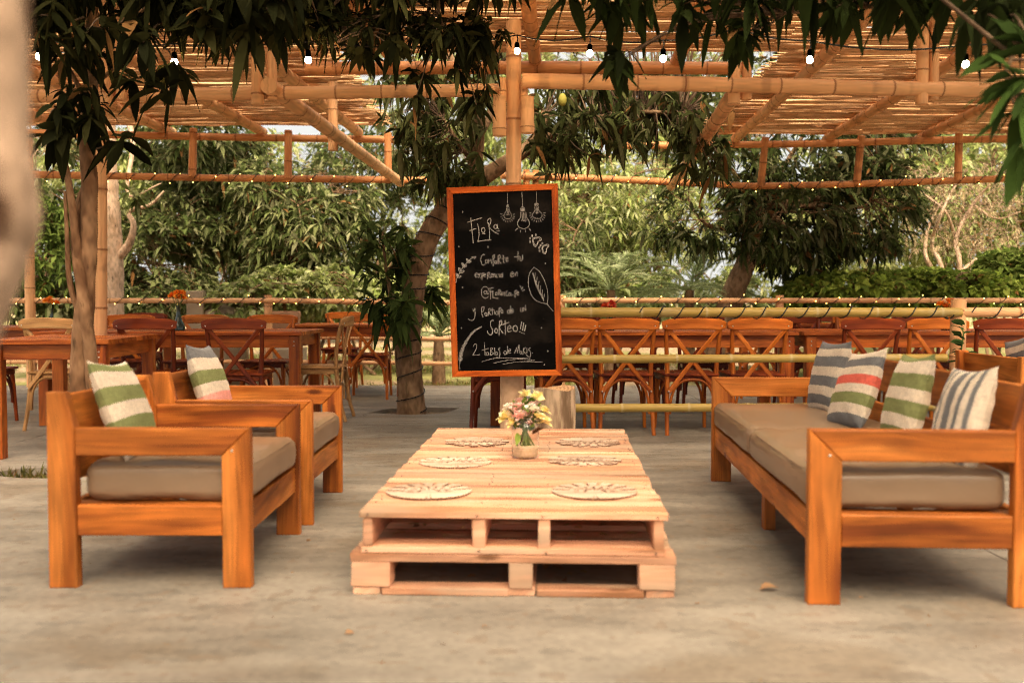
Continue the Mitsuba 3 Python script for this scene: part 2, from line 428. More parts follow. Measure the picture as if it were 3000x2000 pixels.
def leaf_mesh(b, d, L, W, droop, cols, fold=0.22, st=5, up=None):
    """Many leaves: base b, direction d, length L, half width W; each a folded, drooping blade. Returns v, f, colours."""
    b, d = np.asarray(b, float), unit(d)
    N = len(b)
    L, W, droop = (np.broadcast_to(x, (N,)).astype(float) for x in (L, W, droop))
    upv = np.broadcast_to([0, 0, 1.0], (N, 3)) if up is None else up
    side = np.cross(d, upv)
    bad = np.linalg.norm(side, axis=1) < 0.15
    side[bad] = np.cross(d[bad], [1.0, 0.3, 0])
    side = unit(side)
    roll = rng.normal(0, 0.5, N)
    nr = np.cross(side, d)
    side, nr = side * np.cos(roll)[:, None] + nr * np.sin(roll)[:, None], nr * np.cos(roll)[:, None] - side * np.sin(roll)[:, None]
    if st == 2:
        c = b + d * (L * 0.45)[:, None] - np.array([0, 0, 1.0]) * (droop * L * 0.2)[:, None]
        tip = b + d * L[:, None] - np.array([0, 0, 1.0]) * (droop * L)[:, None]
        l, r = c - side * W[:, None] + nr * (fold * W)[:, None], c + side * W[:, None] + nr * (fold * W)[:, None]
        v = np.stack([b, l, tip, r], 1).reshape(-1, 3)
        o = np.arange(N)[:, None] * 4
        f = np.concatenate([o + [[0, 2, 1]], o + [[0, 3, 2]]], 0)
        return v, f, np.repeat(cols, 4, 0)
    ts = np.linspace(0, 1, st)
    prof = np.interp(ts, [0, 0.12, 0.3, 0.5, 0.75, 0.92, 1], [0.10, 0.55, 0.93, 1.0, 0.72, 0.28, 0.02])
    wav = rng.uniform(0, 6.28, N)
    rows = []
    for t, w in zip(ts, prof):
        c = b + d * (L * t)[:, None] - np.array([0, 0, 1.0]) * (droop * L * t * t)[:, None]
        wl = (W * w)[:, None]
        z = (0.12 * W * np.sin(9 * t + wav))[:, None]
        rows += [c - side * wl + nr * (fold * wl + z), c, c + side * wl + nr * (fold * wl - z)]
    v = np.stack(rows, 1)
    f0 = []
    for i in range(st - 1):
        a = 3 * i
        f0 += [[a, a + 1, a + 4], [a, a + 4, a + 3], [a + 1, a + 2, a + 5], [a + 1, a + 5, a + 4]]
    f = (np.arange(N)[:, None, None] * (3 * st) + np.array(f0)[None]).reshape(-1, 3)
    return v.reshape(-1, 3), f, np.repeat(cols, 3 * st, 0)


def leaf_cols(N, pal, var=0.3, brown=0.02):
    pal = np.asarray(pal, float)
    i, j = rng.integers(0, len(pal), N), rng.integers(0, len(pal), N)
    t = rng.uniform(0, 1, (N, 1))
    c = (pal[i] * t + pal[j] * (1 - t)) * rng.uniform(1 - var, 1 + var, (N, 1))
    m = rng.uniform(0, 1, N) < brown
    c[m] = np.array([0.22, 0.11, 0.04]) * rng.uniform(0.5, 1.5, (m.sum(), 1))
    return np.clip(c, 0.002, 0.9)


def whorls(tips, axis, n, L, W, pal, st=5, droop=(0.15, 0.6), spread=(0.5, 1.35), var=0.3, brown=0.02):
    """n leaves round each twig tip, as mango trees carry them."""
    tips, axis = np.asarray(tips, float), unit(axis)
    M = len(tips)
    b, a = np.repeat(tips, n, 0), np.repeat(axis, n, 0)
    N = M * n
    p1 = unit(np.cross(a, rng.normal(size=(N, 3)) * 0.0 + [0.31, 0.77, 0.55]))
    p2 = np.cross(a, p1)
    phi = np.tile(np.arange(n) * 2.4, M) + np.repeat(rng.uniform(0, 6.28, M), n) + rng.normal(0, 0.3, N)
    beta = rng.uniform(spread[0], spread[1], N)
    d = a * np.cos(beta)[:, None] + (p1 * np.cos(phi)[:, None] + p2 * np.sin(phi)[:, None]) * np.sin(beta)[:, None]
    b = b - a * (np.tile(np.arange(n) / n, M) * L * 0.45)[:, None]
    sc = np.repeat(rng.uniform(0.65, 1.25, M), n)
    L, W = L * sc, W * sc
    return leaf_mesh(b, d, L * rng.uniform(0.65, 1.15, N), W * rng.uniform(0.75, 1.2, N), rng.uniform(droop[0], droop[1], N), leaf_cols(N, pal, var, brown), st=st)


def leaf_ply(items, bsdf="leaf_near", smooth=True):
    vs, fs, cs, o = [], [], [], 0
    for v, f, c in items:
        vs.append(v), fs.append(f + o), cs.append(c)
        o += len(v)
    return mikit.ply((np.vstack(vs), np.vstack(fs)), bsdf, smooth=smooth, color=np.vstack(cs))


def trunk_tube(P, r, sides=18, rough=0.1, n=None, seed=1, freq=7.0):
    """A trunk or limb with an uneven surface, through the points P with radii r."""
    n = n or max(8, 5 * len(P))
    Q = spline(P, n)
    R = np.interp(np.linspace(0, 1, n), np.linspace(0, 1, len(r)), r)
    v, f, uv = tube(Q, R, sides)
    t, A, B = frames(Q)
    k = np.clip(np.arange(len(v)) // sides, 0, n - 1)
    dirs = v - Q[k] if len(v) == n * sides else None
    if dirs is None:
        k = np.concatenate([np.repeat(np.arange(n), sides), np.zeros(sides, int), np.full(sides, n - 1)])
        dirs = v - Q[k]
    nz = meshkit.fbm(v * freq, 3, seed) - 0.5
    return v + dirs * (nz * 2 * rough)[:, None], f, uv


def tube_ply(P, r, bsdf, sides=8, smooth=50):
    v, f, _ = tube(P, r, sides)
    return mikit.ply((v, f), bsdf, smooth=smooth)


def bamboo_ply(p0, p1, r, bsdf="bamboo_tan", **k):
    v, f, uv = bamboo(p0, p1, r, **k)
    return ply_uv(v, f, uv, bsdf, smooth=True)


# ------------------------------------------------------------------ ground and floor
def sheet(poly, z, bsdf, depth):
    m = trimesh.creation.extrude_polygon(poly, depth, engine="earcut")
    m.apply_translation([0, 0, z - depth])
    return mikit.ply(m, bsdf)


pit_a = sg.Polygon([(-1.33, 9.12), (-1.18, 9.5), (-0.85, 9.6), (-0.50, 9.56), (-0.62, 9.08), (-0.9, 8.98)])
pit_b = sg.Point(0, 0).buffer(1.0)
from shapely import affinity
pit_b = affinity.translate(affinity.scale(pit_b, 0.36, 0.2), -2.72, 5.93)
slab = sg.box(-10, -4, 10, 12.15).difference(pit_a).difference(pit_b)
for jx in (-3.6, 1.95, 6.2):
    slab = slab.difference(sg.box(jx, -4, jx + 0.007, 12.2))
for jy in (1.2, 6.15, 9.4):
    slab = slab.difference(sg.box(-10, jy, 10, jy + 0.007))
gs = list(slab.geoms) if hasattr(slab, "geoms") else [slab]
slab_mesh = trimesh.util.concatenate([trimesh.creation.extrude_polygon(g, 0.1, engine="earcut") for g in gs])
slab_mesh.apply_translation([0, 0, -0.1])
structure("concrete_floor", mikit.ply(slab_mesh, "concrete_floor_mat"))
structure("ground", mikit.ply((np.array([[-400, -400, -0.09], [400, -400, -0.09], [400, 400, -0.09], [-400, 400, -0.09]], float), np.array([[0, 1, 2], [0, 2, 3]])), "dirt"))
for i, (pt, c) in enumerate(((pit_a, (-0.9, 9.3)), (pit_b, (-2.72, 5.93)))):
    g = np.array([(x, y) for x in np.linspace(-0.5, 0.5, 24) for y in np.linspace(-0.4, 0.4, 20)])
    z = -0.05 + 0.05 * (meshkit.fbm(np.column_stack([g * 7, g[:, :1] * 0 + i]), 3) - 0.4)
    idx = np.array([[a * 20 + b, (a + 1) * 20 + b, (a + 1) * 20 + b + 1, a * 20 + b + 1] for a in range(23) for b in range(19)])
    structure("pit_soil" if i == 0 else "pit_soil_001", mikit.ply((np.column_stack([g + c, z]), idx), "soil", smooth=True))


def grass_mesh(N, box_, hmin, hmax, z, pal, keep=None):
    x, y = rng.uniform(box_[0], box_[1], N), rng.uniform(box_[2], box_[3], N)
    if keep is not None:
        m = keep(x, y)
        x, y = x[m], y[m]
    n = len(x)
    d = np.column_stack([rng.normal(0, 0.35, n), rng.normal(0, 0.35, n), np.ones(n)])
    return leaf_mesh(np.column_stack([x, y, np.full(n, z)]), d, rng.uniform(hmin, hmax, n), 0.006, 0.25, leaf_cols(n, pal, 0.35, 0.12), st=2)


def patchy(x, y):
    return meshkit.fbm(np.column_stack([x * 0.5, y * 0.5, x * 0]), 3, 5) > 0.46


GR = [(0.26, 0.28, 0.07), (0.18, 0.22, 0.05), (0.36, 0.33, 0.12)]
k = thing("grass", "patchy yellow green grass growing in the dirt behind the rear bamboo fence", "grass")
labels[k]["kind"] = "stuff"
scene[k] = leaf_ply([grass_mesh(42000, (-9, 9, 12.2, 20), 0.04, 0.16, -0.09, GR, patchy)], "leaf_far", False)
k = thing("grass_tuft", "small tuft of grass growing in the round floor hole beside the thin tree", "grass")
scene[k] = leaf_ply([grass_mesh(110, (-3.02, -2.66, 5.82, 6.0), 0.05, 0.15, -0.05, [(0.1, 0.1, 0.03), (0.16, 0.13, 0.04)])], "leaf_near", False)

# ------------------------------------------------------------------ pergola
pergola = thing("bamboo_pergola", "large bamboo pergola with reed mat roof over the dining area", "pergola")
RZ = 3.06                                             # underside of the rafters' top line
PHI = math.radians(2.75)


def fr(xp, yp, z):
    """furniture and pergola axes, turned 2.75 degrees from the camera's axis"""
    return np.array([xp * math.cos(PHI) + yp * math.sin(PHI), -xp * math.sin(PHI) + yp * math.cos(PHI), z])


FZ = 2.515
post_x = 0.012
part(pergola, "post", bamboo_ply((post_x, 7.12, 0.0), (post_x, 7.12, 3.0), 0.056, node=0.42, bend=0.0), "tall central bamboo post behind the chalkboard")
part(pergola, "beam", bamboo_ply((-4.6, 7.33, FZ - 0.01), (-0.05, 7.2, FZ + 0.02), 0.047, "bamboo_tan", node=0.38))
part(pergola, "beam", bamboo_ply((0.07, 7.02, FZ + 0.045), (4.9, 7.28, FZ + 0.0), 0.052, "bamboo_tan", node=0.38))
part(pergola, "beam", bamboo_ply((-1.75, 8.55, 3.0), (1.95, 8.55, 3.0), 0.055, "bamboo_orange", node=0.33))
for x in (-2.85, -1.77, 1.63, 2.97):
    part(pergola, "strut", bamboo_ply((x - 0.045, 7.17, FZ - 0.09), (x - 0.045, 7.17, 3.02), 0.043, "bamboo_tan", node=0.36, bend=0))
    part(pergola, "strut", bamboo_ply((x + 0.05, 7.2, FZ - 0.05), (x + 0.05, 7.2, 3.02), 0.036, "bamboo_tan", node=0.36, bend=0))
# the hollow bamboo sleeves either side of the post, with a tongue tied to each beam
for x, z0, z1 in ((-0.088, 2.18, 2.46), (0.108, 2.2, 2.45)):
    v, f, uv = bamboo((x, 7.03, z0), (x, 7.03, z1), 0.048, node=0.24, bend=0)
    v2, f2, uv2 = bamboo((x + (0.022 if x < 0 else -0.022), 7.07, z1 - 0.03), (x + (0.022 if x < 0 else -0.022), 7.07, z1 + 0.13), 0.026, node=0.3, bend=0)
    part(pergola, "bamboo_sleeve", ply_uv(*join([(v, f, uv), (v2, f2, uv2)]), "bamboo_tan", True))
# corner posts
part(pergola, "post", bamboo_ply((-3.05, 7.3, 0), (-3.0, 7.3, 3.0), 0.06, "bamboo_tan", node=0.4))
part(pergola, "post", bamboo_ply((-5.75, 11.9, 0), (-5.75, 11.9, 3.0), 0.06, "bamboo_tan", node=0.4))
part(pergola, "post", bamboo_ply((6.35, 12.0, 2.12), (6.35, 12.0, 3.0), 0.06, "bamboo_orange", node=0.4), "short stub of bamboo hanging under the light rail at the right")
part(pergola, "post", bamboo_ply((5.2, 7.3, 0), (5.2, 7.3, 3.0), 0.06, "bamboo_tan", node=0.4))
# depth-wise beams at rail height
part(pergola, "beam", bamboo_ply((-1.72, 7.1, FZ + 0.03), (-1.36, 12.2, 2.47), 0.058, "bamboo_tan", node=0.45))
part(pergola, "beam", bamboo_ply((1.62, 7.25, FZ + 0.03), (2.0, 12.6, 2.47), 0.058, "bamboo_tan", node=0.45))
part(pergola, "strut", bamboo_ply((-1.66, 9.3, 2.42), (-1.66, 9.3, 3.05), 0.045, "bamboo_tan", node=0.36, bend=0))
# rear frame
L_top = [(-6.0, 11.6, 2.98), (-1.45, 12.15, 2.98)]
L_low = [(-6.0, 11.5, 2.49), (-3.4, 11.85, 2.48), (-0.6, 12.3, 2.5)]
R_top = [(1.4, 12.75, 3.0), (3.8, 12.45, 2.98), (6.6, 12.0, 2.98)]
R_low = [(-0.1, 11.75, 2.5), (1.45, 12.2, 2.5), (3.1, 12.75, 2.49), (4.4, 12.5, 2.49), (6.6, 11.85, 2.5)]
for chain, name, r in ((L_top, "rear_beam", 0.044), (R_top, "rear_beam", 0.044), (L_low, "light_rail", 0.042), (R_low, "light_rail", 0.042)):
    for a, b in zip(chain[:-1], chain[1:]):
        a, b = np.array(a), np.array(b)
        e = (b - a) / np.linalg.norm(b - a) * 0.03
        part(pergola, name, bamboo_ply(a - e, b + e, r, "bamboo_orange", node=0.42))


def on_chain(chain, x):
    c = np.array(chain)
    return np.array([x, np.interp(x, c[:, 0], c[:, 1]), np.interp(x, c[:, 0], c[:, 2])])


for x in (-4.85, -3.76, -2.67, -1.5):
    part(pergola, "rear_strut", bamboo_ply(on_chain(L_low, x) + [0, -0.03, 0.0], on_chain(L_top, x) + [0, -0.03, 0.08], 0.046, "bamboo_orange", node=0.4, bend=0))
for x in (3.16, 4.3, 5.42):
    part(pergola, "rear_strut", bamboo_ply(on_chain(R_low, x) + [0, -0.03, 0.0], on_chain(R_top, x) + [0, -0.03, 0.08], 0.046, "bamboo_orange", node=0.4, bend=0))
for x in (0.06, 0.17, 0.28):
    part(pergola, "rear_strut", bamboo_ply((x, 11.78 + 0.5 * x, 2.2), (x, 11.78 + 0.5 * x, 2.58), 0.04, "bamboo_orange", node=0.2, bend=0))
# rafters, running away from the camera
for x in (-5.5, -4.4, -3.3, -2.15):
    part(pergola, "rafter", bamboo_ply((x - 0.05, 5.7, RZ), (x + 0.3, 12.1, RZ), 0.058, "bamboo_tan", node=0.4))
for x in (2.5, 3.65, 4.8, 5.9):
    part(pergola, "rafter", bamboo_ply((x - 0.05, 5.7, RZ), (x + 0.3, 12.6, RZ), 0.058, "bamboo_tan", node=0.4))
for x in (-1.1, 0.1, 1.3):
    part(pergola, "rafter", bamboo_ply((x - 0.05, 5.7, RZ), (x + 0.1, 8.6, RZ), 0.055, "bamboo_orange", node=0.4))


def reed_mat(x0, x1, y0, y1, z, z_slope=0.0):
    items = []
    holes = []
    for _ in range(int((x1 - x0) * (y1 - y0) * 0.6)):
        hx, hy = rng.uniform(x0, x1), y0 + (y1 - y0) * rng.uniform(0, 1) ** 0.8
        holes.append((hx, hx + rng.uniform(0.25, 1.1), hy, hy + rng.uniform(0.015, 0.07)))
    H = np.array(holes)
    y = y0
    while y < y1:
        x = x0 - rng.uniform(0, 0.8)
        r0 = rng.uniform(0.0065, 0.011)
        dy = rng.normal(0, 0.002)
        while x < x1:
            L = rng.uniform(1.1, 2.8)
            e = min(x + L, x1 + rng.uniform(-0.1, 0.15))
            s = max(x, x0 - rng.uniform(0, 0.1))
            inside = (H[:, 2] < y) & (y < H[:, 3]) & (H[:, 0] < e) & (H[:, 1] > s)
            if inside.any():                          # the reed is broken off at the hole
                h = H[np.argmax(inside)]
                if h[0] - s > e - h[1]:
                    e = h[0]
                else:
                    s = h[1]
            if e - s > 0.2:
                n = 4
                t = np.linspace(0, 1, n)
                zz = z + z_slope * (y - y0) + rng.normal(0, 0.006) + rng.normal(0, 0.006, n)
                P = np.column_stack([s + (e - s) * t, y + dy + rng.normal(0, 0.004) + np.cumsum(rng.normal(0, 0.0025, n)), zz])
                rr = r0 * rng.uniform(0.85, 1.15)
                v, f, uv = tube(P, rr, 5, cap=False)
                uv = np.column_stack([uv[:, 0], np.full(len(v), rng.uniform(0, 80))])
                items.append((v, f, uv))
            x += L
        y += r0 * 2 * rng.uniform(0.8, 1.0) + (rng.uniform(0.004, 0.015) if rng.uniform() < 0.04 else 0)
    return ply_uv(*join(items), "reed", True)


part(pergola, "reed_mat", reed_mat(-6.3, -1.55, 8.5, 12.0, RZ + 0.075), kind="stuff")
part(pergola, "reed_mat", reed_mat(-6.3, 7.0, 5.75, 8.5, RZ + 0.075), kind="stuff")
part(pergola, "reed_mat", reed_mat(2.35, 7.0, 8.5, 12.6, RZ + 0.075), kind="stuff")
# broader split canes on top of the reeds hold them down
for y in (6.6, 7.7, 9.3, 10.6, 11.7):
    for x0, x1 in (((-6.2, 6.9),) if y < 8.4 else ((-6.2, -1.6), (2.45, 6.9))):
        part(pergola, "batten", bamboo_ply((x0, y, RZ + 0.11), (x1, y + 0.05, RZ + 0.11), 0.02, "bamboo_tan", node=0.4, sides=8))

# ------------------------------------------------------------------ front railing and rear fence
rail = thing("bamboo_railing", "low green bamboo railing with three rails right of the chalkboard", "railing")
for z0, z1, r in ((0.945, 0.945, 0.035), (0.612, 0.62, 0.03), (0.265, 0.27, 0.03)):
    part(rail, "rail", bamboo_ply((0.1, 7.06, z0), (3.2 if z0 > 0.9 else 3.1, 7.1, z1), r, "bamboo_green", node=0.42, bend=0.004))
part(rail, "rail", bamboo_ply((3.2, 7.12, 0.945), (6.6, 7.15, 0.95), 0.035, "bamboo_tan", node=0.42, bend=0.004))
part(rail, "post", bamboo_ply((3.2, 7.14, 0), (3.2, 7.14, 1.04), 0.056, "bamboo_tan", node=0.36, bend=0), "thick bamboo post at the end of the green rails")

fence = thing("bamboo_fence", "low bamboo fence along the rear edge of the concrete floor", "fence")
for chain in ([(-6.2, 11.9), (-2.95, 12.0), (0.6, 12.1)], [(0.6, 12.1), (3.26, 12.1), (6.8, 12.0)]):
    for a, b in zip(chain[:-1], chain[1:]):
        for z, r in ((1.035, 0.032), (0.6, 0.026), (0.3, 0.026)):
            part(fence, "rail", bamboo_ply((a[0], a[1], z), (b[0], b[1], z + (-0.05 if a[0] > -3 and b[0] < 1 else 0.0)), r, "bamboo_tan", node=0.45, bend=0.006))
for x, y in ((-6.2, 11.95), (-2.95, 12.05), (0.6, 12.14), (3.26, 12.14), (6.6, 12.05)):
    part(fence, "post", bamboo_ply((x, y, -0.09), (x, y, 1.1), 0.05, "bamboo_tan", node=0.36, bend=0))


def scene_emitter(shape, rgb):
    return {**shape, "emitter": {"type": "area", "radiance": {"type": "rgb", "value": list(rgb)}}}


principled("bulb_shell", (0.8, 0.7, 0.5), 0.3, 0.5)


def wound_lights(chain, pitch, r, label, lit=True, name="fairy_light_string", cat="fairy lights"):
    """A thin cable wound round a rail, with tiny lamps on it."""
    k = thing(name, label, cat)
    C = np.array(chain, float)
    seg = np.linalg.norm(np.diff(C, axis=0), axis=1)
    S = np.concatenate([[0], np.cumsum(seg)])
    s = np.arange(0, S[-1], pitch / 10)
    P = np.column_stack([np.interp(s, S, C[:, i]) for i in range(3)])
    t = unit(np.gradient(P, axis=0))
    a = unit(np.cross(t, [0, 0, 1.0] if abs(t[0][2]) < 0.8 else [1.0, 0, 0]))
    b = np.cross(a, t)
    w = s / pitch * 2 * np.pi + 0.6 * np.sin(s * 2.1) + 0.8 * np.sin(s * 0.7)
    rr = r + 0.004 + 0.006 * (np.sin(s * 9.1) > 0.7)
    Q = P + a * (np.cos(w) * rr)[:, None] + b * (np.sin(w) * rr)[:, None]
    part(k, "cable", tube_ply(Q, 0.0045, "black_cable", 5))
    if lit:
        idx = np.arange(2, len(Q), 6)
        ms = []
        for i in idx:
            m = trimesh.creation.icosphere(1, 0.0055)
            m.apply_translation(P[i] + unit(Q[i] - P[i]) * (rr[i] + 0.012) + rng.normal(0, 0.008, 3))
            ms.append(m)
        part(k, "lamp", scene_emitter(mikit.ply(trimesh.util.concatenate(ms), "bulb_shell"), (4.5, 2.5, 0.5)), kind="stuff")
    return k


wound_lights(L_low, 0.23, 0.044, "string of tiny lights wound round the high bamboo rail at left")
wound_lights(R_low, 0.23, 0.044, "string of tiny lights wound round the high bamboo rail at right")
wound_lights([(-6.1, 11.9, 1.035), (-2.95, 12.0, 1.035), (0.6, 12.1, 0.985)], 0.24, 0.034, "string of tiny lights wound round the rear fence top rail at left")
wound_lights([(0.6, 12.1, 1.035), (3.26, 12.1, 1.035), (6.7, 12.0, 1.035)], 0.24, 0.034, "string of tiny lights wound round the rear fence top rail at right")
wound_lights([(0.9, 7.066, 0.945), (3.14, 7.1, 0.945)], 0.15, 0.036, "unlit black cable wound round the top green bamboo rail", lit=False, name="cable", cat="cable")
wound_lights([(3.27, 7.12, 0.945), (5.5, 7.14, 0.945)], 0.2, 0.036, "unlit black cable wound round the rail right of the thick bamboo post", lit=False, name="cable", cat="cable")

# hanging lamp string
fest = thing("festoon_light_string", "black cable with glowing round bulbs hanging under the reed roof", "string lights")
spots = [(115, 166, 5.9), (511, 182, 5.8), (702, 178, 5.8), (903, 176, 5.8), (1515, 150, 6.7), (1728, 157, 6.2), (1943, 172, 5.9), (2156, 138, 5.8), (2373, 175, 5.7), (2828, 188, 5.6)]
cab = [at(-60, 60, 5.95)]
for px, py, Y in spots:
    c = at(px, py, Y)
    m = trimesh.creation.icosphere(2, 0.0205)
    m.apply_scale([1, 1, 1.12])
    m.apply_translation(c)
    part(fest, "bulb", scene_emitter(mikit.ply(m, "bulb_shell", smooth=True), (45, 29, 14)))
    v, f = lathe([(0.0, 0.058), (0.011, 0.056), (0.016, 0.046), (0.017, 0.022), (0.014, 0.017), (0.0, 0.016)], 12)
    part(fest, "socket", mikit.ply((v + c, f), "black_cable", smooth=40))
    top = c + [0, 0, 0.105]
    part(fest, "drop_cord", tube_ply([c + [0, 0, 0.055], c + [0.004, 0, 0.08], top], 0.004, "black_cable", 5))
    cab.append(top)
cab.append(at(3060, 100, 5.55))
full = [cab[0]]
for a, b in zip(cab[:-1], cab[1:]):
    L = np.linalg.norm(b - a)
    for t in np.linspace(0, 1, 9)[1:]:
        full.append(a + (b - a) * t - np.array([0, 0, 0.045 * min(L, 1.2) * 4 * t * (1 - t)]))
part(fest, "cable", tube_ply(full, 0.005, "black_cable", 6))

# ------------------------------------------------------------------ central post foot, stump
k = thing("concrete_pillar", "rough pinkish concrete footing round the central bamboo post under the chalkboard", "pillar")
v, f = lathe([(0.0, 0.0), (0.085, 0.0), (0.086, 0.25), (0.084, 0.6), (0.079, 0.62), (0.0, 0.62)], 24)
v = v + unit(v * [1, 1, 0]) * (0.006 * (meshkit.fbm(v * 30, 3) - 0.5))[:, None]
scene[k] = mikit.ply((v + [0.0, 7.1, 0], f), "concrete_post", smooth=35)

k = thing("tree_stump", "cut tree stump with furrowed bark beside the post under the chalkboard", "stump")
n = 40
ang = np.arange(n) * 2 * np.pi / n
zs = np.linspace(0, 0.435, 14)
rad = 0.132 * (1 + 0.05 * np.sin(3 * ang + 1) + 0.05 * np.sin(5 * ang))
v = np.array([[rad[j] * (1 + 0.07 * (meshkit.noise(np.array([ang[j] * 9, z * 4, 0.0])) - 0.5) + 0.05 * math.exp(-z * 14)) * fn(ang[j]) for fn in (math.cos, math.sin)] + [z + (0.012 * math.sin(2 * ang[j]) if z > 0.42 else 0)] for z in zs for j in range(n)])
i, j = np.meshgrid(np.arange(13), np.arange(n), indexing="ij")
q = np.stack([i * n + j, i * n + (j + 1) % n, (i + 1) * n + (j + 1) % n, (i + 1) * n + j], -1).reshape(-1, 4)
part(k, "bark", mikit.ply((v + [0.29, 6.75, 0], np.vstack([q[:, [0, 1, 2]], q[:, [0, 2, 3]]])), "stump_bark", smooth=True, uv=np.column_stack([v[:, 2], np.tile(np.abs(np.arange(n) / n - 0.5) * 2, 14)])))
top = v[-n:] * [0.985, 0.985, 1]
part(k, "cut_top", mikit.ply((np.vstack([top, [[0, 0, top[:, 2].mean()]]]) + [0.29, 6.75, 0], np.array([[a, (a + 1) % n, n] for a in range(n)])), "stump_top"))

# ------------------------------------------------------------------ chalkboard
board = thing("chalkboard", "orange framed black chalkboard covered in white chalk lettering and drawings", "chalkboard")
BW, BH, BY = 0.772, 1.318, 6.92
c0 = at(1478, 824.5, BY)
yaw, roll = math.radians(-7.0), math.radians(-1.4)
BM = T().translate(c0.tolist()).rotate([0, 0, 1], math.degrees(yaw)).rotate([0, 1, 0], math.degrees(roll)).rotate([1, 0, 0], 1.2)
fw = 0.042
hw, hh = BW / 2, BH / 2
for name, poly, g in (("frame_rail", [(-hw, hh), (-hw + fw, hh - fw), (hw - fw, hh - fw), (hw, hh)], 0), ("frame_rail", [(-hw, -hh), (hw, -hh), (hw - fw, -hh + fw), (-hw + fw, -hh + fw)], 0),
                      ("frame_stile", [(-hw, -hh), (-hw + fw, -hh + fw), (-hw + fw, hh - fw), (-hw, hh)], 1), ("frame_stile", [(hw, -hh), (hw, hh), (hw - fw, hh - fw), (hw - fw, -hh + fw)], 1)):
    part(board, name, moved(ply_uv(*prism(poly, 0.035, 0.003, g), "wood_frame"), BM))
v, f, uv = box(BW - 2 * fw + 0.004, 0.012, BH - 2 * fw + 0.004, (0, 0.004, 0), 0.001)
part(board, "panel", moved(ply_uv(v, f, uv, "chalk_black"), BM))


def to_board(P, crop):
    x0, y0, s = crop
    P = np.asarray(P, float) / s + [x0, y0]
    out = []
    for x, y in P:
        xr = np.interp(y, [541, 1099], [1638, 1645])
        s_ = (x - 1315) / (xr - 1315)
        yt, yb = 556 - 15 * s_, 1102 - 3 * s_
        t_ = (y - yt) / (yb - yt)
        out.append(((s_ - 0.5) * BW, (0.5 - t_) * BH))
    return np.array(out)


def ribbon(P, w):
    n = len(P)
    t = unit(np.gradient(P, axis=0))
    s = np.stack([-t[:, 1], t[:, 0]], 1)
    ww = w * (0.8 + 0.4 * rng.uniform(0, 1, n))[:, None]
    e0, e1 = P - s * ww / 2, P + s * ww / 2
    v = np.empty((2 * n, 3))
    v[0::2, 0], v[0::2, 2], v[1::2, 0], v[1::2, 2] = e0[:, 0], e0[:, 1], e1[:, 0], e1[:, 1]
    v[:, 1] = -0.0036
    f = [[2 * i, 2 * i + 1, 2 * i + 3] for i in range(n - 1)] + [[2 * i, 2 * i + 3, 2 * i + 2] for i in range(n - 1)]
    return v, np.array(f)


A_, B_ = (1280, 520, 5.2275), (1280, 800, 4.9)


def ell(cx, cy, rx, ry, a0=0, a1=360):
    a = np.radians(np.linspace(a0, a1, 14))
    return [(cx + rx * math.cos(x), cy + ry * math.sin(x)) for x in a]


def words(strokes, crop, *cuts):
    a = 0
    for b, text in cuts:
        chalk("lettering", strokes[a:b], crop, label=text)
        a = b


def chalk(name, strokes, crop, w=0.0052, label=None, smooth=True):
    vs, fs, o = [], [], 0
    for st in strokes:
        P = to_board(st, crop)
        if smooth and len(P) > 2:
            P = spline(np.column_stack([P, P[:, 0] * 0]), 4 * len(P))[:, :2]
        elif len(P) == 2:
            P = np.array([P[0] + (P[1] - P[0]) * t for t in (0, 0.5, 1)])
        v, f = ribbon(P, w * 0.78)
        vs.append(v), fs.append(f + o)
        o += len(v)
    part(board, name, moved(mikit.ply((np.vstack(vs), np.vstack(fs)), "chalk_white"), BM), label)


def dot(x, y, r=5):
    return [(x - r, y), (x, y + r * 0.6), (x + r, y)]


def heart(x, y, s):
    return [(x - s, y - s), (x - 0.3 * s, y - 0.6 * s), (x, y + 0.2 * s), (x + 0.9 * s, y), (x + s, y + 0.4 * s), (x, y + s), (x - 0.8 * s, y + 0.3 * s), (x - s, y - s), (x - .3 * s, y), (x + .3 * s, y + .6 * s)]


def E(x, y, s=1.0):
    return [(x - 18 * s, y), (x + 14 * s, y - 10 * s), (x, y - 34 * s), (x - 20 * s, y - 6 * s), (x - 12 * s, y + 28 * s), (x + 18 * s, y + 20 * s)]


chalk("lettering", [[(540, 632), (548, 740), (558, 870), (568, 1015)], [(485, 703), (600, 665), (716, 632)], [(515, 828), (620, 795)],
      [(643, 718), (662, 830), (660, 900), (640, 990)], [(640, 990), (740, 972), (848, 965)], ell(727, 818, 25, 38), [(706, 872), (757, 870)],
      [(815, 700), (822, 800), (825, 880), (818, 968)], [(815, 735), (795, 690), (808, 655), (835, 640), (848, 665), (840, 720), (815, 760), (880, 830), (965, 880)],
      ell(918, 765, 25, 30), [(945, 725), (950, 780), (970, 803)], [(925, 832), (985, 828)]], A_, 0.0072, "large chalk name FLoRa")
words([[(745, 1190), (715, 1185), (685, 1225), (680, 1290), (705, 1345), (745, 1330)], ell(765, 1290, 18, 28), [(795, 1320), (795, 1260), (815, 1290), (835, 1255), (840, 1320)],
      [(868, 1360), (868, 1200)], [(868, 1205), (890, 1190), (895, 1225), (870, 1260)], ell(905, 1300, 14, 20), [(920, 1280), (925, 1320)], [(945, 1330), (948, 1200)],
      [(948, 1205), (975, 1195), (980, 1235), (950, 1260), (990, 1320)], [(1025, 1190), (1030, 1300), (1045, 1305)], [(1000, 1245), (1070, 1235)], E(1086, 1260),
      [(1255, 1135), (1250, 1275)], [(1190, 1222), (1280, 1210)], [(1285, 1215), (1285, 1270), (1310, 1275), (1325, 1190), (1325, 1265)]], A_, (12, "chalk word Comparte"), (99, "chalk word tu"))
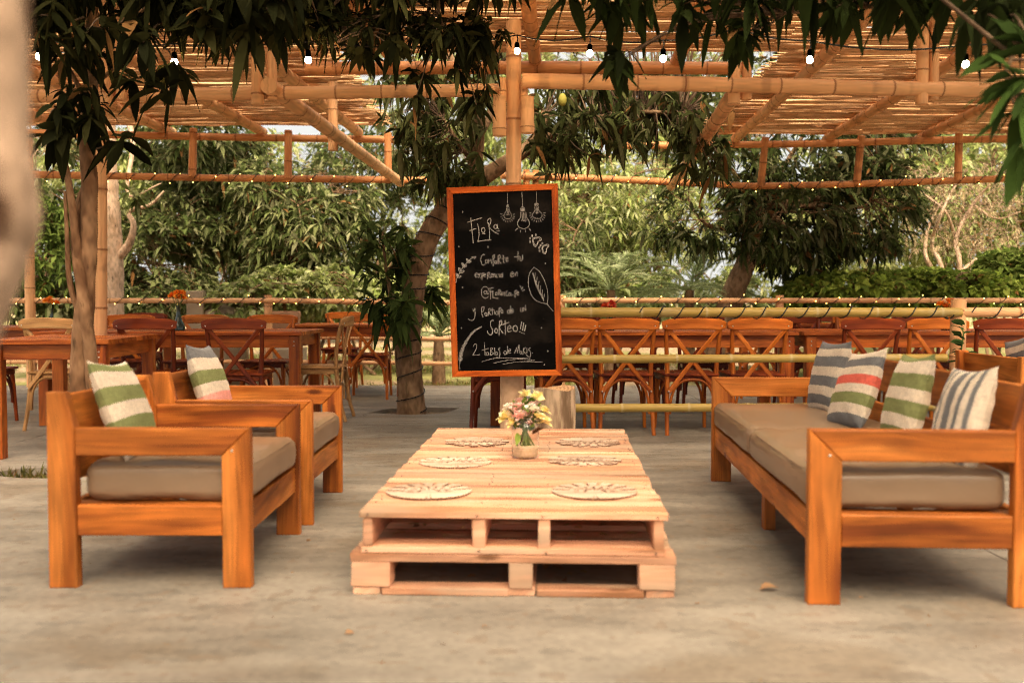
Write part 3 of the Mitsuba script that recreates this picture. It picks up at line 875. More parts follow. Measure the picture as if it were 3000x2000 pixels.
words([E(605, 1498, 1.1), [(630, 1470), (665, 1540)], [(665, 1465), (635, 1540)], [(690, 1565), (690, 1470)], [(690, 1475), (715, 1462), (718, 1495), (692, 1515)], E(738, 1498, .9),
      [(775, 1560), (775, 1460)], [(775, 1462), (805, 1455), (805, 1490), (778, 1505), (830, 1540)], E(848, 1502, .85), [(870, 1480), (870, 1530)], [(870, 1495), (888, 1478), (898, 1530)],
      [(930, 1480), (912, 1490), (910, 1525), (935, 1530)], [(955, 1480), (958, 1530)], ell(990, 1505, 16, 22), [(1008, 1460), (1012, 1530)], E(1160, 1485, 1.2), [(1205, 1465), (1205, 1505)], [(1205, 1480), (1230, 1450), (1240, 1505)]], A_, (15, "chalk word experiencia"), (99, "chalk word en"))
chalk("lettering", [ell(690, 275, 58, 84, 40, 350), ell(690, 275, 20, 25), [(715, 250), (720, 300), (745, 285)], [(770, 240), (765, 370)], [(735, 225), (815, 210)], [(750, 270), (795, 262)], [(800, 245), (800, 355)], [(800, 355), (835, 355)],
      ell(848, 295, 15, 20), [(835, 360), (880, 360)], [(885, 320), (888, 240)], [(888, 242), (910, 240), (905, 270), (890, 280), (925, 320)], ell(935, 290, 14, 18), [(965, 265), (968, 325)],
      [(1010, 250), (990, 290), (1000, 325), (1025, 315)], ell(1045, 300, 16, 20), [(1062, 280), (1068, 325)], dot(1090, 312), [(1120, 350), (1122, 250)], [(1122, 252), (1150, 250), (1145, 285), (1124, 295)], E(1166, 290, .8),
      [(1195, 175), (1215, 225)], [(1240, 195), (1215, 235)], [(1265, 235), (1225, 255)]], B_, label="chalk account name with at sign")
words([[(500, 510), (510, 545), (530, 500)], [(532, 500), (530, 600), (510, 660), (470, 672), (425, 650)], [(650, 630), (625, 560), (635, 490), (665, 480), (660, 530), (630, 560)], ell(690, 585, 15, 25), [(705, 560), (710, 610)],
      [(725, 605), (728, 510)], [(728, 512), (755, 505), (750, 545), (730, 555), (770, 600)], [(785, 495), (785, 590)], [(770, 530), (815, 525)], [(815, 540), (818, 590)], [(850, 540), (835, 560), (840, 590), (860, 585)], [(868, 540), (868, 590)],
      [(885, 620), (885, 500)], [(885, 502), (910, 495), (912, 530), (888, 550)], ell(925, 545, 14, 22), [(938, 525), (942, 575)], ell(1022, 550, 18, 25), [(1055, 465), (1045, 575)], E(1080, 540, .9),
      [(1200, 490), (1198, 540), (1225, 545), (1228, 490)], [(1240, 545), (1238, 490)], [(1238, 490), (1275, 535)], [(1275, 535), (1272, 455)]], B_, (2, "chalk letter y"), (16, "chalk word participa"), (19, "chalk word de above the word Sorteo"), (99, "chalk word un"))
chalk("lettering", [[(805, 680), (785, 670), (755, 700), (760, 760), (785, 820), (760, 880), (715, 855), (708, 820)], ell(835, 820, 20, 32), [(878, 890), (885, 690)], [(885, 695), (915, 675), (915, 730), (885, 770), (935, 860)],
      [(970, 670), (968, 880)], [(925, 735), (1030, 700)], E(1032, 795, 1.5), ell(1115, 790, 32, 42), [(1210, 690), (1190, 800)], dot(1182, 832), [(1240, 705), (1220, 820)], dot(1210, 850), [(1270, 740), (1248, 830)], dot(1242, 858)], B_, 0.0075, "large chalk word Sorteo with three exclamation marks")
words([[(490, 1050), (515, 1010), (545, 1025), (535, 1080), (480, 1170)], [(480, 1170), (590, 1160)], [(660, 985), (665, 1175)], [(615, 1100), (720, 1070)], ell(700, 1150, 15, 22), [(718, 1125), (722, 1170)], [(745, 1175), (745, 1065)],
      [(745, 1068), (780, 1075), (750, 1115), (790, 1140), (748, 1172)], [(808, 1060), (808, 1170)], ell(832, 1145, 14, 20), [(845, 1125), (850, 1165)], [(890, 1065), (865, 1085), (885, 1130), (870, 1210), (835, 1195)],
      ell(960, 1135, 20, 25), [(1000, 1040), (985, 1160)], E(1028, 1115), [(1095, 1150), (1130, 1060)], [(1130, 1060), (1140, 1140)], [(1140, 1140), (1165, 1020)], [(1165, 1020), (1170, 1135)], ell(1190, 1135, 14, 20), [(1230, 1060), (1220, 1165)],
      [(1260, 1060), (1228, 1110), (1265, 1150)], [(1280, 1070), (1278, 1150)], [(1330, 1065), (1300, 1090), (1325, 1120), (1320, 1205), (1265, 1165)], dot(1357, 1138)], B_, (2, "chalk digit 2"), (12, "chalk word tablas"), (15, "chalk word de in the bottom line"), (99, "chalk word Makis"))
chalk("underline", [[(610, 1262), (800, 1215), (1000, 1208), (1290, 1215)], [(780, 1285), (980, 1245), (1180, 1228), (1395, 1240)], [(920, 1302), (1100, 1270), (1300, 1262), (1500, 1272)]], B_, 0.004)


def rays(cx, cy, r0, r1, n):
    return [[(cx + r * math.cos(a), cy + r * math.sin(a)) for r in (r0, r1)] for a in np.radians(np.linspace(-8, 188, n))]


chalk("drawing", [[(1112, 255), (1108, 420)], [(1090, 440), (1125, 430), (1088, 455), (1130, 450), (1092, 470), (1130, 470)], [(1090, 480), (1085, 530), (1055, 575), (1052, 610), (1075, 640), (1110, 650), (1145, 640), (1165, 605), (1160, 570), (1138, 530), (1132, 480)],
      [(1100, 490), (1100, 570)], [(1118, 490), (1118, 570)], [(1080, 582), (1095, 575), (1105, 590), (1118, 575), (1135, 585)]] + rays(1108, 590, 85, 112, 11), A_, 0.004, "chalk light bulb, left of three")
chalk("drawing", [[(1330, 240), (1337, 470)], ell(1337, 500, 34, 32), [(1310, 490), (1360, 485), (1312, 505), (1365, 505), (1315, 522), (1360, 525)], [(1303, 540), (1300, 620), (1265, 680), (1258, 730), (1285, 775), (1345, 793), (1405, 775), (1435, 730), (1430, 680), (1395, 620), (1385, 545)],
      [(1325, 545), (1330, 660)], [(1350, 545), (1355, 660)], [(1370, 560), (1375, 660)], [(1310, 680), (1330, 660), (1345, 685), (1358, 660), (1375, 685), (1390, 660)], [(1215, 825), (1262, 785)], [(1292, 850), (1305, 815)], [(1372, 850), (1372, 810)], [(1455, 822), (1425, 782)]], A_, 0.0045, "largest chalk light bulb, in the middle of three")
chalk("drawing", [[(1548, 230), (1545, 400)], ell(1547, 430, 28, 26), [(1525, 420), (1568, 418), (1527, 436), (1570, 440)], [(1520, 460), (1525, 520), (1492, 560), (1488, 600), (1515, 632), (1560, 638), (1610, 632), (1630, 600), (1622, 560), (1580, 510), (1575, 455)],
      [(1545, 470), (1550, 560)], [(1562, 470), (1560, 560)], [(1535, 545), (1550, 570), (1560, 545), (1575, 560)]] + rays(1560, 572, 95, 128, 12), A_, 0.004, "chalk light bulb, right of three")
for toes, pad in (([(1440, 940), (1475, 900), (1530, 885), (1440, 990)], [(1480, 960), (1490, 930), (1530, 925), (1580, 920), (1615, 940), (1605, 970), (1570, 985), (1555, 1030), (1530, 1060), (1500, 1050), (1485, 1000), (1480, 960)]),
                  ([(1580, 1080), (1600, 1045), (1630, 1015), (1585, 1125)], [(1620, 1080), (1640, 1050), (1690, 1030), (1725, 1035), (1722, 1065), (1695, 1090), (1690, 1140), (1665, 1175), (1640, 1160), (1625, 1120), (1620, 1080)])):
    pc = np.mean(pad, 0)
    chalk("drawing", [ell(x, y, 8, 14) for x, y in toes] + [pad, [tuple(pc + (np.array(q) - pc) * 0.75) for q in pad]], A_, 0.006, "chalk paw print")
veins = [[(1385 + 155 * t, 20 + 380 * t), (1385 + 155 * t - 42 * (1 - abs(t - .5)), 20 + 380 * t - 70)] for t in np.linspace(0.15, 0.95, 6)] + [[(1385 + 155 * t, 20 + 380 * t), (1385 + 155 * t + 14, 20 + 380 * t - 85)] for t in np.linspace(0.15, 0.95, 6)]
chalk("drawing", [[(1401, -83), (1340, 0), (1315, 110), (1330, 230), (1375, 340), (1450, 405), (1580, 440)], [(1401, -83), (1480, -20), (1550, 110), (1590, 250), (1595, 370), (1580, 440)], [(1580, 440), (1670, 545)], [(1385, -10), (1420, 150), (1480, 290), (1540, 400)]] + veins, B_, 0.0048, "large chalk leaf")
sp = spline(np.array([(285, 1375, 0), (290, 1260, 0), (330, 1090, 0), (420, 930, 0), (520, 820, 0), (630, 760, 0)], float), 46)[:, :2]
ticks = []
for i in range(9, 45, 1):
    t = unit(sp[i] - sp[i - 1])
    L = 52 * (1 - i / 60)
    for s in (1, -1):
        d = t * 0.75 + s * np.array([-t[1], t[0]]) * 0.66
        ticks.append([tuple(sp[i]), tuple(sp[i] + d * L)])
chalk("drawing", [sp[::5]] + ticks, B_, 0.0038, "chalk sprig of fine leaves")
chalk("drawing", [heart(490, 1280, 34), heart(420, 1345, 36), heart(370, 1425, 42), heart(325, 1505, 36), [(535, 1215), (575, 1225), (605, 1215), (575, 1255)], [(290, 1560), (285, 1610)], [(575, 1225), (520, 1255), (460, 1310), (395, 1380), (345, 1460), (290, 1560)]], A_, 0.0062, "chalk sprig of heart shaped leaves")
chalk("star", [dot(x, y, 11) for x, y in ((418, 548), (345, 1062), (795, 1072), (1670, 1315))] + [[(x, y - 14), (x, y + 14)] for x, y in ((418, 548), (345, 1062), (795, 1072), (1670, 1315))], A_, 0.004)
chalk("star", [dot(x, y, 10) for x, y in ((360, 205), (325, 780), (1495, 783), (1583, 1113), (1530, 1308))] + [[(x, y - 13), (x, y + 13)] for x, y in ((360, 205), (325, 780), (1495, 783), (1583, 1113), (1530, 1308))], B_, 0.004)

# ------------------------------------------------------------------ pallet table
table = thing("pallet_coffee_table", "long low coffee table of two stacked pine pallets", "coffee table")
TM = T().translate([0.0, 3.41, 0]).rotate([0, 0, 1], -2.65)


def tpart(name, s, label=None):
    part(table, name, moved(ply_uv(*s, "wood_pallet"), TM), label)


TL = 2.31


def rough_board(sx, sy, sz, c, grain, vy=0.9):
    v, f, uv = box(sx, sy, sz, c, 0.003, grain, vy)
    return v + rng.normal(0, 0.0008, v.shape), f, uv


# lower pallet
LW = 1.127
y = 0.0
for i in range(17):
    w = 0.118
    tpart("lower_deck_board", rough_board(LW + rng.uniform(-.006, .006), w, 0.026, (0, y + w / 2, 0.131), 0))
    y += w + 0.0185
for yb in (0.055, 0.6, 1.1, 1.25, 1.75, 2.25):
    for x, w in ((-0.494, 0.135), (0.03, 0.08), (0.5, 0.122)):
        tpart("block", rough_board(w, 0.105, 0.09, (x, yb, 0.073), 0))
for x in (-0.51, 0.03, 0.51):
    tpart("runner", rough_board(0.098, 2.28, 0.024, (x, 1.15, 0.0135), 1))
for yb in (0.045, 1.15, 2.26):
    tpart("bottom_board", rough_board(0.44, 0.09, 0.024, (-0.235, yb, 0.0135), 0))
    tpart("bottom_board", rough_board(0.37, 0.09, 0.024, (0.27, yb, 0.0135), 0))
# upper pallet
UW = 1.065
y = 0.004
ws = [0.14] + [0.098] * 20
gap = (TL - sum(ws)) / (len(ws) - 1)
for w in ws:
    tpart("deck_board", rough_board(UW + rng.uniform(-.008, .008), w, 0.022, (rng.uniform(-.004, .004), y + w / 2, 0.279 + rng.normal(0, 0.0018)), 0))
    y += w + gap
for x, w in ((-0.505, 0.034), (-0.115, 0.045), (0.11, 0.042), (0.505, 0.034)):
    tpart("stringer", rough_board(w, 2.3, 0.098, (x, 1.16, 0.218), 1, 0.12))
for i, yb in enumerate((0.07, 0.42, 0.8, 1.15, 1.5, 1.9, 2.25)):
    tpart("lower_slat", rough_board(UW - 0.01, 0.13 if i == 0 else 0.095, 0.022, (0, yb, 0.157), 0))


nails = []
y = 0.004
for w in ws:
    for x in (-0.505, -0.115, 0.11, 0.505):
        for q in ((w * 0.25, w * 0.75)):
            if rng.uniform() < 0.45:
                continue
            m = trimesh.creation.cylinder(0.0024, 0.003, sections=8)
            m.apply_translation([x + rng.normal(0, 0.006), y + q + rng.normal(0, 0.004), 0.2905])
            nails.append(m)
    y += w + gap
for x in (-0.505, -0.115, 0.11, 0.505):
    for z in (0.279, 0.157):
        m = trimesh.creation.cylinder(0.0035, 0.003, sections=8)
        m.apply_transform(trimesh.transformations.rotation_matrix(math.pi / 2, [1, 0, 0]))
        m.apply_translation([x + rng.normal(0, 0.006), 0.003, z + rng.normal(0, 0.002)])
        nails.append(m)
part(table, "nail_head", moved(mikit.ply(trimesh.util.concatenate(nails), "black_cable"), TM), kind="stuff")


def tabletop(px, py, z=0.29):
    a = at(px, py, 1.0)
    d = a - [0, 0, CAM_Z]
    return np.array([0, 0, CAM_Z]) + d * ((z - CAM_Z) / d[2])


# leaf-shaped wooden place mats
def mat_shape(kind):
    a = np.linspace(0, 2 * np.pi, 220, endpoint=False)
    base = 0.5 + 0.12 * np.cos(a + np.pi / 2 * 0)
    x, y = np.cos(a), np.sin(a)
    r = 1.0 + 0.08 * np.cos(2 * a)
    if kind:
        r = r * (1 - 0.16 * (np.abs(np.sin(5.5 * (a - np.pi / 2))) > 0.93) * (y > -0.6)) * (1 + 0.03 * np.cos(11 * (a - np.pi / 2)))
    P = sg.Polygon(np.column_stack([x * r, y * r * 0.92])).buffer(0)
    stem = sg.box(-0.05, -1.1, 0.05, -0.85)
    notch = sg.Polygon([(-0.12, -1.1), (-0.02, -0.45), (-0.06, -1.1)]).union(sg.Polygon([(0.06, -1.1), (0.02, -0.45), (0.12, -1.1)]))
    P = P.difference(notch).union(stem)
    for t in np.radians(np.arange(-4, 190, 24)):
        for rr, L in ((0.47, 0.1), (0.25, 0.06)):
            c = (rr * math.cos(t), rr * math.sin(t) * 0.92 - 0.1)
            P = P.difference(affinity.rotate(affinity.scale(sg.Point(c).buffer(1.0), L, 0.04), math.degrees(t), origin=c))
    for t in np.radians(np.arange(8, 180, 24)):
        tip = (1.15 * math.cos(t), 1.06 * math.sin(t))
        mid = (0.66 * math.cos(t), 0.6 * math.sin(t) - 0.03)
        P = P.difference(sg.LineString([mid, tip]).buffer(0.045))
    if not isinstance(P, sg.Polygon):
        P = max(P.geoms, key=lambda g: g.area)
    return affinity.scale(P.simplify(0.004), 0.152, 0.19, origin=(0, 0))


mat_where = ["nearest on the left side of the pallet table", "nearest on the right side of the pallet table", "midway along the table's left side",
             "right of the flower jar on the pallet table", "at the table's far left corner", "at the table's far right corner of the pallet table"]
for (px, py, rot, kind), where in zip(((1257, 1441, 4, 0), (1742, 1441, -3, 0), (1333, 1356, 6, 0), (1713, 1351, 170, 1), (1397, 1296, 175, 1), (1723, 1297, 186, 1)), mat_where):
    k = thing("place_mat", "leaf shaped wooden place mat lying " + where, "place mat", "leaf shaped place mats on the pallet table")
    m = trimesh.creation.extrude_polygon(mat_shape(kind), 0.006, engine="earcut")
    v = np.array(m.vertices)
    s = off()
    p = tabletop(px, py)
    scene[k] = moved(mikit.ply(m, "wood_mat", uv=np.column_stack([v[:, 0] + s[0], v[:, 1] + s[1]])), T().translate([p[0], p[1], 0.2915]).rotate([0, 0, 1], rot))

# jar of flowers
jp = tabletop(1539, 1340)
jar = thing("glass_jar", "clear glass jar with sand in the bottom holding flowers on the pallet table", "jar")
JM = T().translate([jp[0], jp[1], 0.2915]).scale([1.14, 1.14, 1.04])
v, f = lathe([(0.0, 0.0), (0.05, 0.0), (0.056, 0.01), (0.056, 0.125), (0.052, 0.145), (0.045, 0.158), (0.045, 0.166), (0.048, 0.17), (0.048, 0.18), (0.045, 0.184), (0.042, 0.18), (0.0415, 0.158), (0.0485, 0.144), (0.0528, 0.125), (0.0528, 0.012), (0.048, 0.006), (0.0, 0.006)], 40)
part(jar, "glass", moved(mikit.ply((v, f), "clear_glass", smooth=50), JM))
v, f = lathe([(0.0, 0.0065), (0.0475, 0.0065), (0.0522, 0.014), (0.0522, 0.05), (0.03, 0.054), (0.0, 0.052)], 30)
part(jar, "sand", moved(mikit.ply((v, f), "sand", smooth=50), JM))

PINK_P, YEL_P, WHITE_P = [(0.85, 0.55, 0.46), (0.9, 0.72, 0.62), (0.8, 0.45, 0.38)], [(0.85, 0.68, 0.26), (0.88, 0.78, 0.46)], [(0.85, 0.78, 0.65)]


def blossom(c, axis, R, pal, n=18, closed=0.5):
    """A flower head of curved petals round axis."""
    b = np.repeat(np.array([c]), n, 0)
    a = unit(axis)
    p1 = unit(np.cross(a, [0.3, 0.8, 0.5]))
    p2 = np.cross(a, p1)
    ph = np.arange(n) * 2.4
    be = np.linspace(0.15, 1.45, n) * (1.1 - closed * 0.4)
    d = a * np.cos(be)[:, None] + (p1 * np.cos(ph)[:, None] + p2 * np.sin(ph)[:, None]) * np.sin(be)[:, None]
    return leaf_mesh(b, d, R * np.linspace(0.7, 1.05, n), R * 0.34, rng.uniform(-0.15, 0.12, n), leaf_cols(n, pal, 0.15, 0), fold=0.5, st=5)


bq = thing("flower_bouquet", "bunch of pink and yellow flowers standing in the glass jar", "bouquet")
jc = np.array([jp[0], jp[1], 0.2915])
heads = [((-0.045, -0.02, 0.235), 0.052, PINK_P), ((0.01, -0.03, 0.215), 0.046, PINK_P), ((-0.02, 0.02, 0.262), 0.05, PINK_P), ((0.03, 0.0, 0.25), 0.05, PINK_P), ((0.06, 0.01, 0.205), 0.036, WHITE_P),
         ((-0.105, -0.01, 0.195), 0.058, YEL_P), ((0.095, -0.015, 0.175), 0.062, YEL_P), ((0.055, 0.02, 0.285), 0.062, YEL_P), ((0.02, -0.035, 0.17), 0.026, PINK_P), ((-0.07, -0.03, 0.17), 0.04, YEL_P), ((0.1, 0.02, 0.225), 0.045, YEL_P)]
heads += [((0.035, -0.05, 0.235), 0.046, WHITE_P), ((-0.03, -0.055, 0.2), 0.05, PINK_P), ((-0.085, 0.0, 0.235), 0.045, WHITE_P), ((0.0, 0.02, 0.3), 0.05, YEL_P), ((0.07, -0.05, 0.2), 0.042, YEL_P), ((-0.05, 0.03, 0.2), 0.04, PINK_P)]
heads = [((0.86 * h[0], 0.86 * h[1], 0.95 * h[2]), R * 0.9, pal) for h, R, pal in heads]
for h, R, pal in heads:
    h = np.array(h)
    part(bq, "blossom", leaf_ply([blossom(jc + h, h * [1.6, 1.6, 0.9] + [0, -0.05, 0.02], R, pal, 12 if pal is YEL_P else 22, 0.3 if pal is YEL_P else 0.6)], "petal"))
stems = []
for h, R, pal in heads:
    ft = np.array([-h[0] * 0.25 + rng.normal(0, 0.014), -h[1] * 0.3 + rng.normal(0, 0.012), 0.055])
    stems.append(tube(spline([jc + ft, jc + [h[0] * 0.25, h[1] * 0.25, 0.16], jc + np.array(h)], 8), 0.0042, 6)[:2])
vs, fs, o = [], [], 0
for v, f in stems:
    vs.append(v), fs.append(f + o)
    o += len(v)
part(bq, "stems", mikit.ply((np.vstack(vs), np.vstack(fs)), "stem_green", smooth=True))
lp = np.array([jc + [rng.uniform(-0.05, 0.05), rng.uniform(-0.04, 0.03), rng.uniform(0.1, 0.25)] for _ in range(30)])
part(bq, "leaves", leaf_ply([leaf_mesh(lp, (lp - jc) * [1, 1, 0.5] + rng.normal(0, 0.05, (30, 3)), 0.075, 0.016, 0.3, leaf_cols(30, [(0.12, 0.2, 0.03), (0.2, 0.27, 0.05)]))]))

# ------------------------------------------------------------------ lounge furniture


def lounge(name, label, cat, M, W, D=0.72, zt=0.572, zb=0.70, pw=0.10, rail_z=(0.187, 0.295), cush=(0.30, 0.442), seats=1, mid_leg=False, group=None):
    """A slatted hardwood seat; local x from the back (0) to the front (D), y across from 0 to W."""
    k = thing(name, label, cat, group)
    t = 0.05

    def P(nm, s, bsdf="wood_orange"):
        return part(k, nm, moved(ply_uv(*s, bsdf), M))

    for yc in (t / 2, W - t / 2):
        sh = np.array([0, yc, 0])
        for nm, poly, g in (("back_post", [(0, 0), (pw, 0), (pw, zt), (pw * 0.66, zb), (0, zb)], 1),
                            ("front_leg", [(D - pw, 0), (D, 0), (D, zt), (D - pw, zt - pw)], 1),
                            ("armrest", [(pw + .001, zt - pw + 0.002), (D - pw, zt - pw + 0.002), (D - 0.001, zt), (pw + .001, zt)], 0),
                            ("side_rail", [(pw + .001, rail_z[0]), (D - pw - .001, rail_z[0]), (D - pw - .001, rail_z[1]), (pw + .001, rail_z[1])], 0)):
            v, f, uv = prism(poly, t if nm != "side_rail" else t - 0.012, 0.004, g)
            P(nm, (v + sh, f, uv))
    for yc in (-0.001, W + 0.001):
        for q in ((D - pw * 0.62, zt - pw * 0.8),):
            m = trimesh.creation.icosphere(1, 0.005)
            m.apply_scale([1, 0.35, 1])
            m.apply_translation([q[0], yc, q[1]])
            part(k, "bolt", moved(mikit.ply(m, "metal_bolt", smooth=True), M))
    P("front_rail", box(0.03, W - 2 * t - .002, rail_z[1] - rail_z[0], (D - 0.03, W / 2, sum(rail_z) / 2), 0.004, 1))
    P("back_rail", box(0.03, W - 2 * t - .002, rail_z[1] - rail_z[0], (0.05, W / 2, sum(rail_z) / 2), 0.004, 1))
    tilt = (pw * 0.34) / (zb - zt)
    for z0, z1 in ((zb - 0.165, zb - 0.012), (zb - 0.32, zb - 0.225)):
        x0, x1 = 0.055 - 0.3 * tilt * (z0 - zt), 0.055 - 0.3 * tilt * (z1 - zt)
        v, f, uv = box(0.024, W - 2 * t - .002, z1 - z0, (0, W / 2, (z0 + z1) / 2), 0.004, 1)
        v[:, 0] += x0 + (v[:, 2] - z0) / (z1 - z0) * (x1 - x0)
        P("back_slat", (v, f, uv))
    n = max(3, int(W / 0.16))
    for i in range(n):
        P("seat_slat", box(D - 0.12, 0.07, 0.016, ((D + 0.02) / 2, 0.09 + (W - 0.18) * i / (n - 1), rail_z[1] - 0.009), 0.002, 0))
    if mid_leg:
        P("middle_leg", box(0.05, 0.07, rail_z[0] - .001, (D - 0.09, W / 2 + 0.04, rail_z[0] / 2), 0.004, 2))
        P("middle_leg", box(0.05, 0.07, rail_z[0] - .001, (0.09, W / 2 + 0.04, rail_z[0] / 2), 0.004, 2))
    cw = (W - 2 * t - 0.012) / seats
    for i in range(seats):
        v, f = rounded_box(D - 0.115, cw - 0.006, cush[1] - cush[0], 0.04, 30, 0.014, 0.026, seed=i + 3)
        v += [(D + 0.095) / 2 + 0.004, t + 0.006 + cw * (i + 0.5), (cush[0] + cush[1]) / 2]
        part(k, "seat_cushion", moved(mikit.ply((v, f), "leather", smooth=True), M))
        # piping round the top edge
        a = np.linspace(0, 2 * np.pi, 60)
        hx, hy = (D - 0.115) / 2 - 0.006, (cw - 0.006) / 2 - 0.006
        sx = np.sign(np.cos(a)) * np.abs(np.cos(a)) ** 0.22 * hx
        sy = np.sign(np.sin(a)) * np.abs(np.sin(a)) ** 0.22 * hy
        pz = np.column_stack([sx + (D + 0.095) / 2 + 0.004, sy + t + 0.006 + cw * (i + 0.5), np.full(60, cush[1] - 0.016)])
        part(k, "piping", moved(tube_ply(pz, 0.0045, "leather", 6), M))
    return k


lounge("armchair", "orange hardwood armchair with taupe seat, nearest at the left of the pallet table", "armchair", T().translate([-1.652, 3.515, 0]), 0.86, group="hardwood armchairs")
lounge("armchair", "orange hardwood armchair with taupe seat, second behind the nearest left armchair", "armchair", T().translate([-1.632, 4.51, 0]), 0.83, group="hardwood armchairs")
lounge("armchair", "hardwood armchair seen from behind, beyond the sofa beside the bamboo post", "armchair", T().translate([2.95, 5.76, 0]), 0.86, group="hardwood armchairs")
sofa_yaw = 180 - 3.44
# the sofa faces left: its local origin is the far back corner
SD, SW = 0.78, 2.36
ca, sa = math.cos(math.radians(sofa_yaw)), math.sin(math.radians(sofa_yaw))
near_front = np.array([0.998, 3.32])
org = near_front - np.array([ca * SD - sa * SW, sa * SD + ca * SW])
SM = T().translate([org[0], org[1], 0]).rotate([0, 0, 1], sofa_yaw)
lounge("sofa", "long orange hardwood sofa with two taupe seat cushions at the right", "sofa", SM, SW, D=SD, zt=0.592, zb=0.75, pw=0.108, rail_z=(0.196, 0.306), cush=(0.31, 0.452), seats=2, mid_leg=True)


def pillow(idx, label, loc, yaw, lean, roll=0, S=(0.40, 0.39), thick=0.135, flat=False):
    """A stuffed square pillow; local x across, z up, y through; stripes run across the height."""
    k = thing("striped_pillow", label, "pillow", "striped pillows on the lounge seats")
    n = 44
    g = np.linspace(-1, 1, n)
    s, t = np.meshgrid(g, g, indexing="ij")
    pin = 0.10
    X = s * (1 - pin * (1 - t ** 2)) * S[0] / 2
    Z = t * (1 - pin * (1 - s ** 2)) * S[1] / 2
    h = (np.clip(1 - np.abs(s) ** 2.4, 0, 1) * np.clip(1 - np.abs(t) ** 2.4, 0, 1)) ** 0.55
    vs, fs, us = [], [], []
    i, j = np.meshgrid(np.arange(n - 1), np.arange(n - 1), indexing="ij")
    q = np.stack([i * n + j, (i + 1) * n + j, (i + 1) * n + j + 1, i * n + j + 1], -1).reshape(-1, 4)
    for sd in (-1, 1):
        pt = np.stack([X * 7, Z * 7, X * 0 + idx * 3 + sd], -1)
        wr = meshkit.fbm(pt, 4, idx) - 0.5
        fold = np.sin(14 * (s * 0.6 + t) + 4 * meshkit.noise(pt, 3)) * 0.004 * (np.abs(s) ** 2 + np.abs(t) ** 2) * 0.5
        Y = sd * (h * thick / 2) + (wr * 0.022 + fold) * np.sqrt(h)
        Zs = Z - 0.05 * S[1] * (1 - (t + 1) / 2) * (1 - np.abs(t)) * 0.4 + 0.012 * wr
        vs.append(np.stack([X + 0.006 * wr, Y, Zs], -1).reshape(-1, 3))
        fs.append((q[:, ::-1] if sd > 0 else q) + (0 if sd < 0 else n * n))
        u = np.stack([idx * 2 + 0.5 + (s + 1) / 2 * 0.9, (t + 1) / 2], -1) if idx != 5 else np.stack([idx * 2 + 0.5 + (t + 1) / 2 * 0.9, (s + 1) / 2], -1)
        us.append(u.reshape(-1, 2))
    M = T().translate(list(loc)).rotate([0, 0, 1], yaw).rotate([1, 0, 0], lean).rotate([0, 1, 0], roll)
    scene[k] = moved(mikit.ply((np.vstack(vs), np.vstack(fs)), "pillow_cloth", smooth=True, uv=np.vstack(us)), M)
    # merge the seam's shading by a thin welt
    a = np.concatenate([g, np.ones(n), g[::-1], -np.ones(n)])
    b = np.concatenate([-np.ones(n), g, np.ones(n), g[::-1]])


# local front is -y; yaw turns it (positive = towards +x)
pillow(0, "cream and green striped pillow on the nearest left armchair", (-1.475, 3.79, 0.61), 90, -22, 4, (0.34, 0.40))
pillow(1, "pillow with grey, green and pink stripes on the second left armchair", (-1.48, 4.87, 0.62), 90, -18, 3, (0.34, 0.40))
pillow(2, "grey and cream striped pillow farthest back on the sofa", (1.66, 5.2, 0.625), -86, -12, -2, (0.38, 0.39))
pillow(3, "pillow with red, green and grey stripes on the sofa", (1.60, 4.62, 0.61), -86, -22, -8, (0.36, 0.40))
pillow(4, "green and cream striped pillow on the sofa beside the red striped one", (1.62, 4.07, 0.615), -92, -14, -3, (0.34, 0.40))
pillow(5, "pillow with upright grey stripes nearest on the sofa", (1.615, 3.56, 0.595), -90, -15, -5, (0.34, 0.40))
pillow(2, "grey striped pillow peeking over the back of the armchair beyond the sofa", (3.17, 6.1, 0.62), 90, -14, 12)

# ------------------------------------------------------------------ dining chairs


def sweep_rect(P, w, t, wdir, round_=True):
    """A bent slat: cross-section w along wdir by t, along P."""
    P = np.asarray(P, float)
    tg = unit(np.gradient(P, axis=0))
    wd = np.broadcast_to(wdir, P.shape).astype(float)
    a = unit(wd - tg * (wd * tg).sum(1, keepdims=True))
    b = np.cross(tg, a)
    ww = np.broadcast_to(w, (len(P),))[:, None]
    c = 0.28 * t
    prof = [(-1, 0, 0, -1), (-1, 0, 1, 1)]
    offs = [(-0.5, -0.5, c, 0), (0.5, -0.5, -c, 0), (0.5, -0.5, 0, c), (0.5, 0.5, 0, -c), (0.5, 0.5, -c, 0), (-0.5, 0.5, c, 0), (-0.5, 0.5, 0, -c), (-0.5, -0.5, 0, c)]
    rows = [P + a * (ww * x + dx) + b * (t * y + dy) for x, y, dx, dy in offs]
    v = np.stack(rows, 1)
    n, s = len(P), 8
    i, j = np.meshgrid(np.arange(n - 1), np.arange(s), indexing="ij")
    k = (j + 1) % s
    q = np.stack([i * s + j, i * s + k, (i + 1) * s + k, (i + 1) * s + j], -1).reshape(-1, 4)
    f = np.vstack([q[:, [0, 1, 2]], q[:, [0, 2, 3]], [[0, m + 1, m] for m in range(1, s - 1)], [[(n - 1) * s, (n - 1) * s + m, (n - 1) * s + m + 1] for m in range(1, s - 1)]])
    ln = np.concatenate([[0], np.cumsum(np.linalg.norm(np.diff(P, axis=0), axis=1))])
    o = off()
    uv = np.stack(np.broadcast_arrays(ln[:, None] + o[0], np.array([(x * 0.05 + y * 0.02) for x, y, _, _ in offs])[None] + o[1]), -1).reshape(-1, 2)
    return v.reshape(-1, 3), f, uv


CH = []                                               # (part name, shape): the chair faces +y


def cpart(name, s, smooth=True, bsdf="wood_chair"):
    CH.append((name, ply_uv(*s, bsdf, smooth=smooth)))


